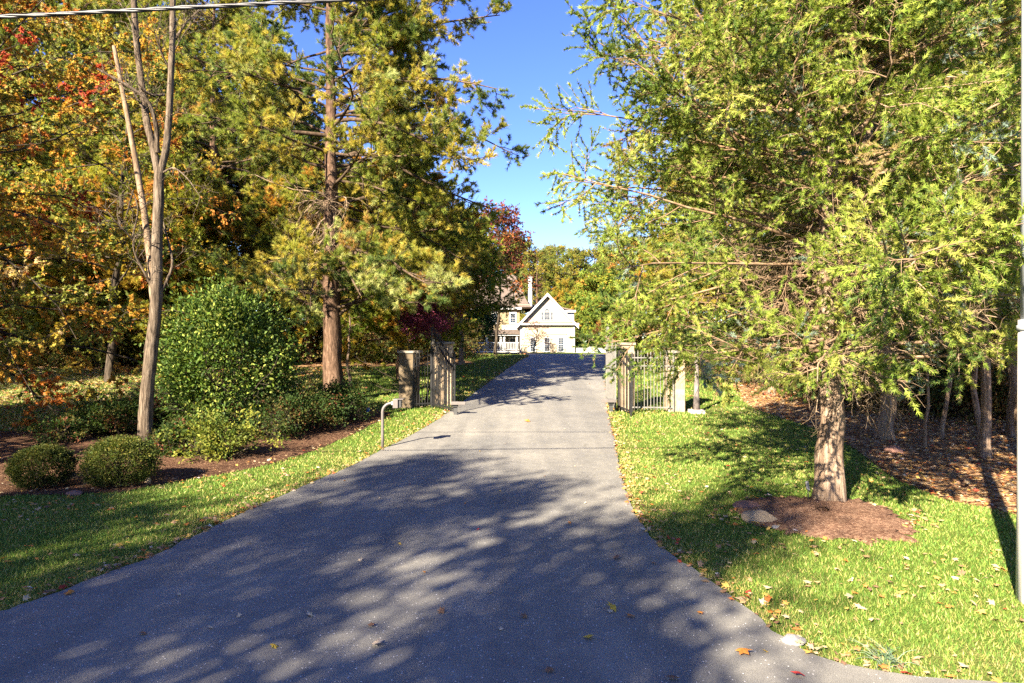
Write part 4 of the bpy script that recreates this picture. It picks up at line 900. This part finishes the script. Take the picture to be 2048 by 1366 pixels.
copy_thing(red, PXY(1228, 60), 1, (.7, .7, .32), 'small red orange shrub at the top right of the drive')
copy_thing(mp, (-15.6, 12.6, 0), 1.8, (.86, .86, .8), 'orange maple nearest the road on the left, boughs hanging into the view')
right_g = 'cedars of the right hand grove'
for i, (X, Y, s, lab) in enumerate([(9.7, 14.0, .8, 'slim straight cedar on the leaf covered ground right of the large cedar'), (10.3, 13.6, 1.0, 'thick trunked cedar by the utility pole'), (12.2, 16.5, 1.05, 'dark trunked cedar behind the thick trunked cedar'), (9.2, 24, 1.0, 'cedar standing on bare brown ground beyond the grove edge')]):
    copy_thing(ced2, (X, Y, gz(X, Y)), i * 1.9 + 1, (s, s, 1) if i else (.6, .6, 1), lab, right_g)
for i, (X, Y, k, s) in enumerate([(14, 24, 'p', .9), (18, 30, 'p', 1), (12, 34, 'p', .95), (23, 24, 'c', 1.1), (19, 27, 'c', 1.1), (25, 34, 'p', 1.1), (15, 46, 'p', 1.1), (11, 48, 'g', .9), (20, 44, 'g', .9), (13, 28, 'b', .9), (17.5, 26, 'b', 1), (9.5, 40, 'b', .8)]):
    copy_thing({'p': pn, 'c': ced, 'g': gold, 'b': pb}[k], (X, Y, gz(X, Y)), i * 1.1 + .3, s, {'p': 'dim pine in the depth of the right hand grove', 'c': 'cedar in the depth of the right hand grove', 'g': 'gold leaved tree in the depth of the right hand grove', 'b': 'low golden pine in the depth of the right hand grove'}[k], 'trees deep in the right hand grove')
# thin trunks in the grove
def pole_tree(px, py, r, h, label, lean=0):
    x, y, z = G(px, py); root = thing('sapling', (x, y, z), label, 'tree')
    p = trunk_path(h, 14, rng, (lean, 0), .03); wood('trunk', [trunk_tube(p, r, r * .5, 9, .2, .05, rng)], M['cedar_bark'], root)
    B = grow(np.stack([np.interp(np.linspace(h * .5, h, 14), p[:, 2], p[:, 0]), 0 * np.ones(14), np.linspace(h * .5, h, 14)], -1), prim_dirs(0, rng.uniform(0, 6.28, 14), rng.normal(.3, .3, 14)), rng.uniform(.5, 1.3, 14), 6, rng, 0, .15)
    B2, _ = spawn(B, 6, rng, .2, 1, (30, 70), .5, 4); wood('branches', [tubes(B, taper(B, .012, .004), 4), tubes(B2, taper(B2, .005, .002), 3)], M['cedar_twig'], root)
    pos, d, ids = on_twigs(B2, 12, rng, .2, .6, .1)
    foliage('crown', [leaf_cloud(pos, d, .13 * rng.uniform(.6, 1.2, len(pos)), 'cedar', colours(len(pos), [(3, (.15, .215, .022)), (2, (.09, .15, .02))], rng, ids), rng)], M['leaf'], root)
pole_tree(1850, 896, .035, 4.5, 'very thin straight sapling between two cedar trunks')
pole_tree(1882, 880, .05, 5, 'thin crooked sapling right of the straight sapling', .05)
pole_tree(1962, 893, .07, 6, 'slim dark sapling left of the thick cedar by the pole', .02)
pole_tree(700, 775, .06, 3.4, 'pale thin trunk right beside the big pine trunk', 0)

# shrubs of the left bed
rs = np.random.default_rng(33)
CAM = [(3, (.06, .105, .018)), (2.4, (.1, .15, .022)), (2.4, (.035, .065, .012)), (1.4, (.22, .26, .05))]
shrub('evergreen_bush', PXY(455, 17.0), 'large rounded glossy evergreen bush in the left bed', 'bush', rs, rx=1.5, rz=1.58, zc=1.75, n=24000, leaf=.095, pal=CAM, kind='broad', mat='gloss_leaf', lump=.13, stems=18, inner=.62, egg=-.03, spread=.13)
YEW = [(3, (.06, .08, .016)), (2, (.105, .115, .022)), (1.4, (.032, .048, .011)), (.6, (.2, .18, .04))]
x, y = on_ground(55, 985); shrub('clipped_bush', (x, y + .35, gz(x, y)), 'small round dark bush at the left edge of the bed front', 'bush', rs, rx=.46, rz=.33, zc=.33, n=15000, leaf=.032, pal=[(c[0], tuple(v * .7 for v in c[1])) for c in YEW], lump=.04, stems=12, spread=.07, inner=.75)
x, y = on_ground(212, 982); shrub('clipped_bush', (x, y + .4, gz(x, y)), 'round olive green bush in front of the bare tree', 'bush', rs, rx=.54, rz=.4, zc=.38, n=19000, leaf=.034, pal=YEW, lump=.05, stems=14, spread=.07, inner=.75)
YB = [(3, (.2, .21, .035)), (2, (.13, .16, .03)), (1.5, (.07, .11, .02))]
x, y = on_ground(425, 925); shrub('azalea_bush', (x, y + .3, gz(x, y)), 'loose yellow green shrub in front of the large evergreen bush', 'bush', rs, rx=.66, rz=.42, zc=.42, n=5000, leaf=.07, pal=YB, lump=.42, stems=16, ry=.6, inner=.25)
AZ = [(3, (.03, .055, .014)), (2, (.05, .085, .018)), (1, (.1, .09, .025)), (.5, (.16, .06, .03))]
for i, (px, py, rx, rz, lab) in enumerate([(250, 868, .62, .42, 'low dark shrub behind the olive bush, left of the bare trunk'), (185, 872, .6, .36, 'sparse dark shrub farthest left in the row behind the clipped bushes'), (300, 862, .5, .45, 'dark leafy shrub right behind the bare trunk'), (350, 915, .45, .36, 'bluish dark shrub between bare trunk and yellow green shrub'), (545, 880, .75, .5, 'dark shrub right of the yellow green shrub, under the large bush'), (615, 862, .8, .5, 'dark azalea in front of the pine trunk'), (680, 845, .75, .5, 'dark azalea right at the foot of the pine, near the bed tip'), (120, 890, .5, .3, 'thin reddish twiggy shrub at the left of the bed')]):
    x, y = on_ground(px, py); shrub('azalea_bush', (x, y, gz(x, y)), lab, 'bush', rs, rx=rx, rz=rz, zc=rz * .95, n=5500 if i < 7 else 1800, leaf=.06, pal=AZ, lump=.25, stems=16)
# understory along the wood edges
und = shrub('undergrowth_bush', PXY(150, 34.5), 'tangled brownish thicket bush at the far edge of the left lawn', 'bush', rs, rx=2.0, rz=1.0, zc=.85, n=9000, leaf=.13, pal=[(2, (.06, .08, .02)), (2, (.12, .1, .03)), (1.5, (.18, .1, .04)), (1, (.03, .05, .015))], lump=.3, stems=26)
for i, (px, Y, s, sz) in enumerate([(-60, 34, 1.1, 1.2), (40, 36, 1.2, 1.4), (260, 36, 1.1, 1.3), (345, 37, 1.1, 1.2), (520, 37.5, 1, 1), (590, 38, 1.1, 1.3), (705, 39, 1, 1.3), (770, 37.5, 1.0, 1.2), (830, 39, 1.1, 1.2), (440, 40, 1.3, 1.6), (890, 41, 1.0, 1.0)]):
    copy_thing(und, PXY(px, Y), i * 1.7, (s, s, sz), 'tangled bush of the thicket along the far edge of the left lawn', 'bushes along the wood edge')
for i, (X, Y, s, sz) in enumerate([(12.5, 19.5, .9, 1.0), (15.5, 19, 1.1, 1.2), (11, 22.5, 1.0, 1.2), (18, 24, 1.3, 1.6), (9.5, 28, 1.0, 1.2), (14, 30, 1.2, 1.7), (8.5, 33, .9, 1.0), (20, 18, 1.2, 1.5), (13.2, 25.5, 1.1, 1.4)]):
    copy_thing(und, (X, Y, gz(X, Y)), i * 1.3, (s, s, sz), 'tangled bush among the trunks of the right hand grove', 'bushes in the right hand grove')
# bluish grass tuft by the road
x, y = on_ground(1770, 1322); root = thing('grass_tuft', (x, y, gz(x, y)), 'bluish grass tuft at the roadside among brown leaves', 'grass tuft')
n = 60; Bp = grow(rs.normal(0, .05, (n, 3)) * np.array([1, 1, 0]), prim_dirs(0, rs.uniform(0, 6.28, n), rs.uniform(.35, 1.1, n)), rs.uniform(.12, .26, n), 6, rs, -1.1, .08)
V, Q = tubes(Bp, taper(Bp, .004, .0012), 3); me = np_mesh('blades', V, quads=Q, cols=np.repeat(colours(n, [(2, (.17, .22, .15)), (1, (.1, .16, .09))], rs), 18, 0)); link('blades', me, M['blade'], root)

# trees across the road, behind the viewpoint: their shade falls over the drive
def oak(name, loc, label, rng, H, Rm, n, zlo, holes=.0):
    root = thing(name, loc, label, 'tree', 'trees across the road')
    p = trunk_path(H * .9, 16, rng, (0, 0), .08); parts = [trunk_tube(p, .22, .05, 12, .25, .05, rng)]
    k = 30; zz = np.linspace(zlo * .8, H * .88, k); f = (zz - zlo) / (H - zlo)
    Pb = grow(np.stack([np.interp(zz, p[:, 2], p[:, 0]), np.interp(zz, p[:, 2], p[:, 1]), zz], -1), prim_dirs(zz, np.arange(k) * 2.4, np.radians(15 + 35 * f)), Rm * np.sqrt(np.clip(1 - (f * 1.5 - .5) ** 2, .1, 1)) * rng.uniform(.6, 1.1, k), 8, rng, -.1, .16)
    parts.append(tubes(Pb, taper(Pb, .06, .015), 6)); P2, _ = spawn(Pb, 5, rng, .35, 1, (30, 65), 1.7, 5, .1, 0, .15); parts.append(tubes(P2, taper(P2, .018, .006), 4))
    ends = P2[rng.permutation(len(P2))[:40], -1]; ids = rng.integers(0, len(ends), n); pos = ends[ids] + rng.normal(0, 1, (n, 3)) * np.array([.55, .55, .34])
    wood('trunk', parts, M['dark_bark'], root)
    foliage('crown', [leaf_cloud(pos, rng.normal(size=(n, 3)), .19 * rng.uniform(.7, 1.3, n), 'oval', colours(n, AUTUMN, rng, ids), rng, .8)], M['leaf'], root)
    return root
ro = np.random.default_rng(77)
oaks = [oak('oak_tree', (-9.5, -8.5, 0), 'russet oak across the road behind the viewpoint', ro, 12.0, 4.6, 26000, 4.0), oak('oak_tree', (-16, -9.5, 0), 'taller russet oak across the road behind the viewpoint', ro, 14.5, 4.6, 28000, 4.5)]
for i, (X, Y, k, s, rot) in enumerate([(-5.4, -12.5, 0, .82, 3.3), (-20.5, -8, 1, .85, 1.1), (-24, -7, 0, 1.0, 4.4), (-29, -4, 1, .85, .3), (-20.5, 8.2, 0, .92, 2.7), (-27, 20, 0, 1.0, .5)]):
    copy_thing(oaks[k], (X, Y, 0), rot, s, 'russet oak of the row along the road outside the view', 'trees across the road')

# ================================================================== LIGHT, SKY, CAMERA
EL_, AZ_ = R(31), math.atan2(-.53, -.85)
w = bpy.data.worlds.new('World'); sc.world = w; w.use_nodes = True; nt = w.node_tree; nt.nodes.clear()
sky = nt.nodes.new('ShaderNodeTexSky'); sky.sky_type = 'NISHITA'; sky.sun_disc = False; sky.sun_elevation = EL_; sky.sun_rotation = AZ_ % (2 * math.pi)
sky.air_density = 1.0; sky.dust_density = .1; sky.ozone_density = 5.0; sky.altitude = 200
bg = nt.nodes.new('ShaderNodeBackground'); bg.inputs[1].default_value = .057; ow = nt.nodes.new('ShaderNodeOutputWorld')
hs = nt.nodes.new('ShaderNodeHueSaturation'); hs.inputs['Saturation'].default_value = 1.15; hs.inputs['Hue'].default_value = .524
nt.links.new(sky.outputs[0], hs.inputs['Color']); nt.links.new(hs.outputs[0], bg.inputs[0]); nt.links.new(bg.outputs[0], ow.inputs[0])
sun = bpy.data.lights.new('sun', 'SUN'); sun.energy = 5; sun.angle = R(.55); sun.color = (1, .87, .68)
so = bpy.data.objects.new('sun', sun); COL.objects.link(so); so.location = (-20, -30, 30)
so.rotation_euler = Vector((.53 * math.cos(EL_), .85 * math.cos(EL_), -math.sin(EL_))).to_track_quat('-Z', 'Y').to_euler()
cam = bpy.data.cameras.new('camera'); cam.sensor_width = 36; cam.lens = F / 2048 * 36; cam.clip_end = 3000; cam.clip_start = .05
co = bpy.data.objects.new('camera', cam); COL.objects.link(co); co.location = (0, 0, CAMZ); co.rotation_euler = (R(90), 0, 0); sc.camera = co
sc.view_settings.view_transform = 'Standard'; sc.view_settings.look = 'None'; sc.view_settings.exposure = 2.62; sc.view_settings.gamma = 1
sc.cycles.max_bounces = 7; sc.cycles.diffuse_bounces = 4; sc.cycles.glossy_bounces = 2; sc.cycles.transmission_bounces = 3; sc.cycles.caustics_reflective = False; sc.cycles.caustics_refractive = False
sc.cycles.use_denoising = False; sc.cycles.sample_clamp_indirect = 6
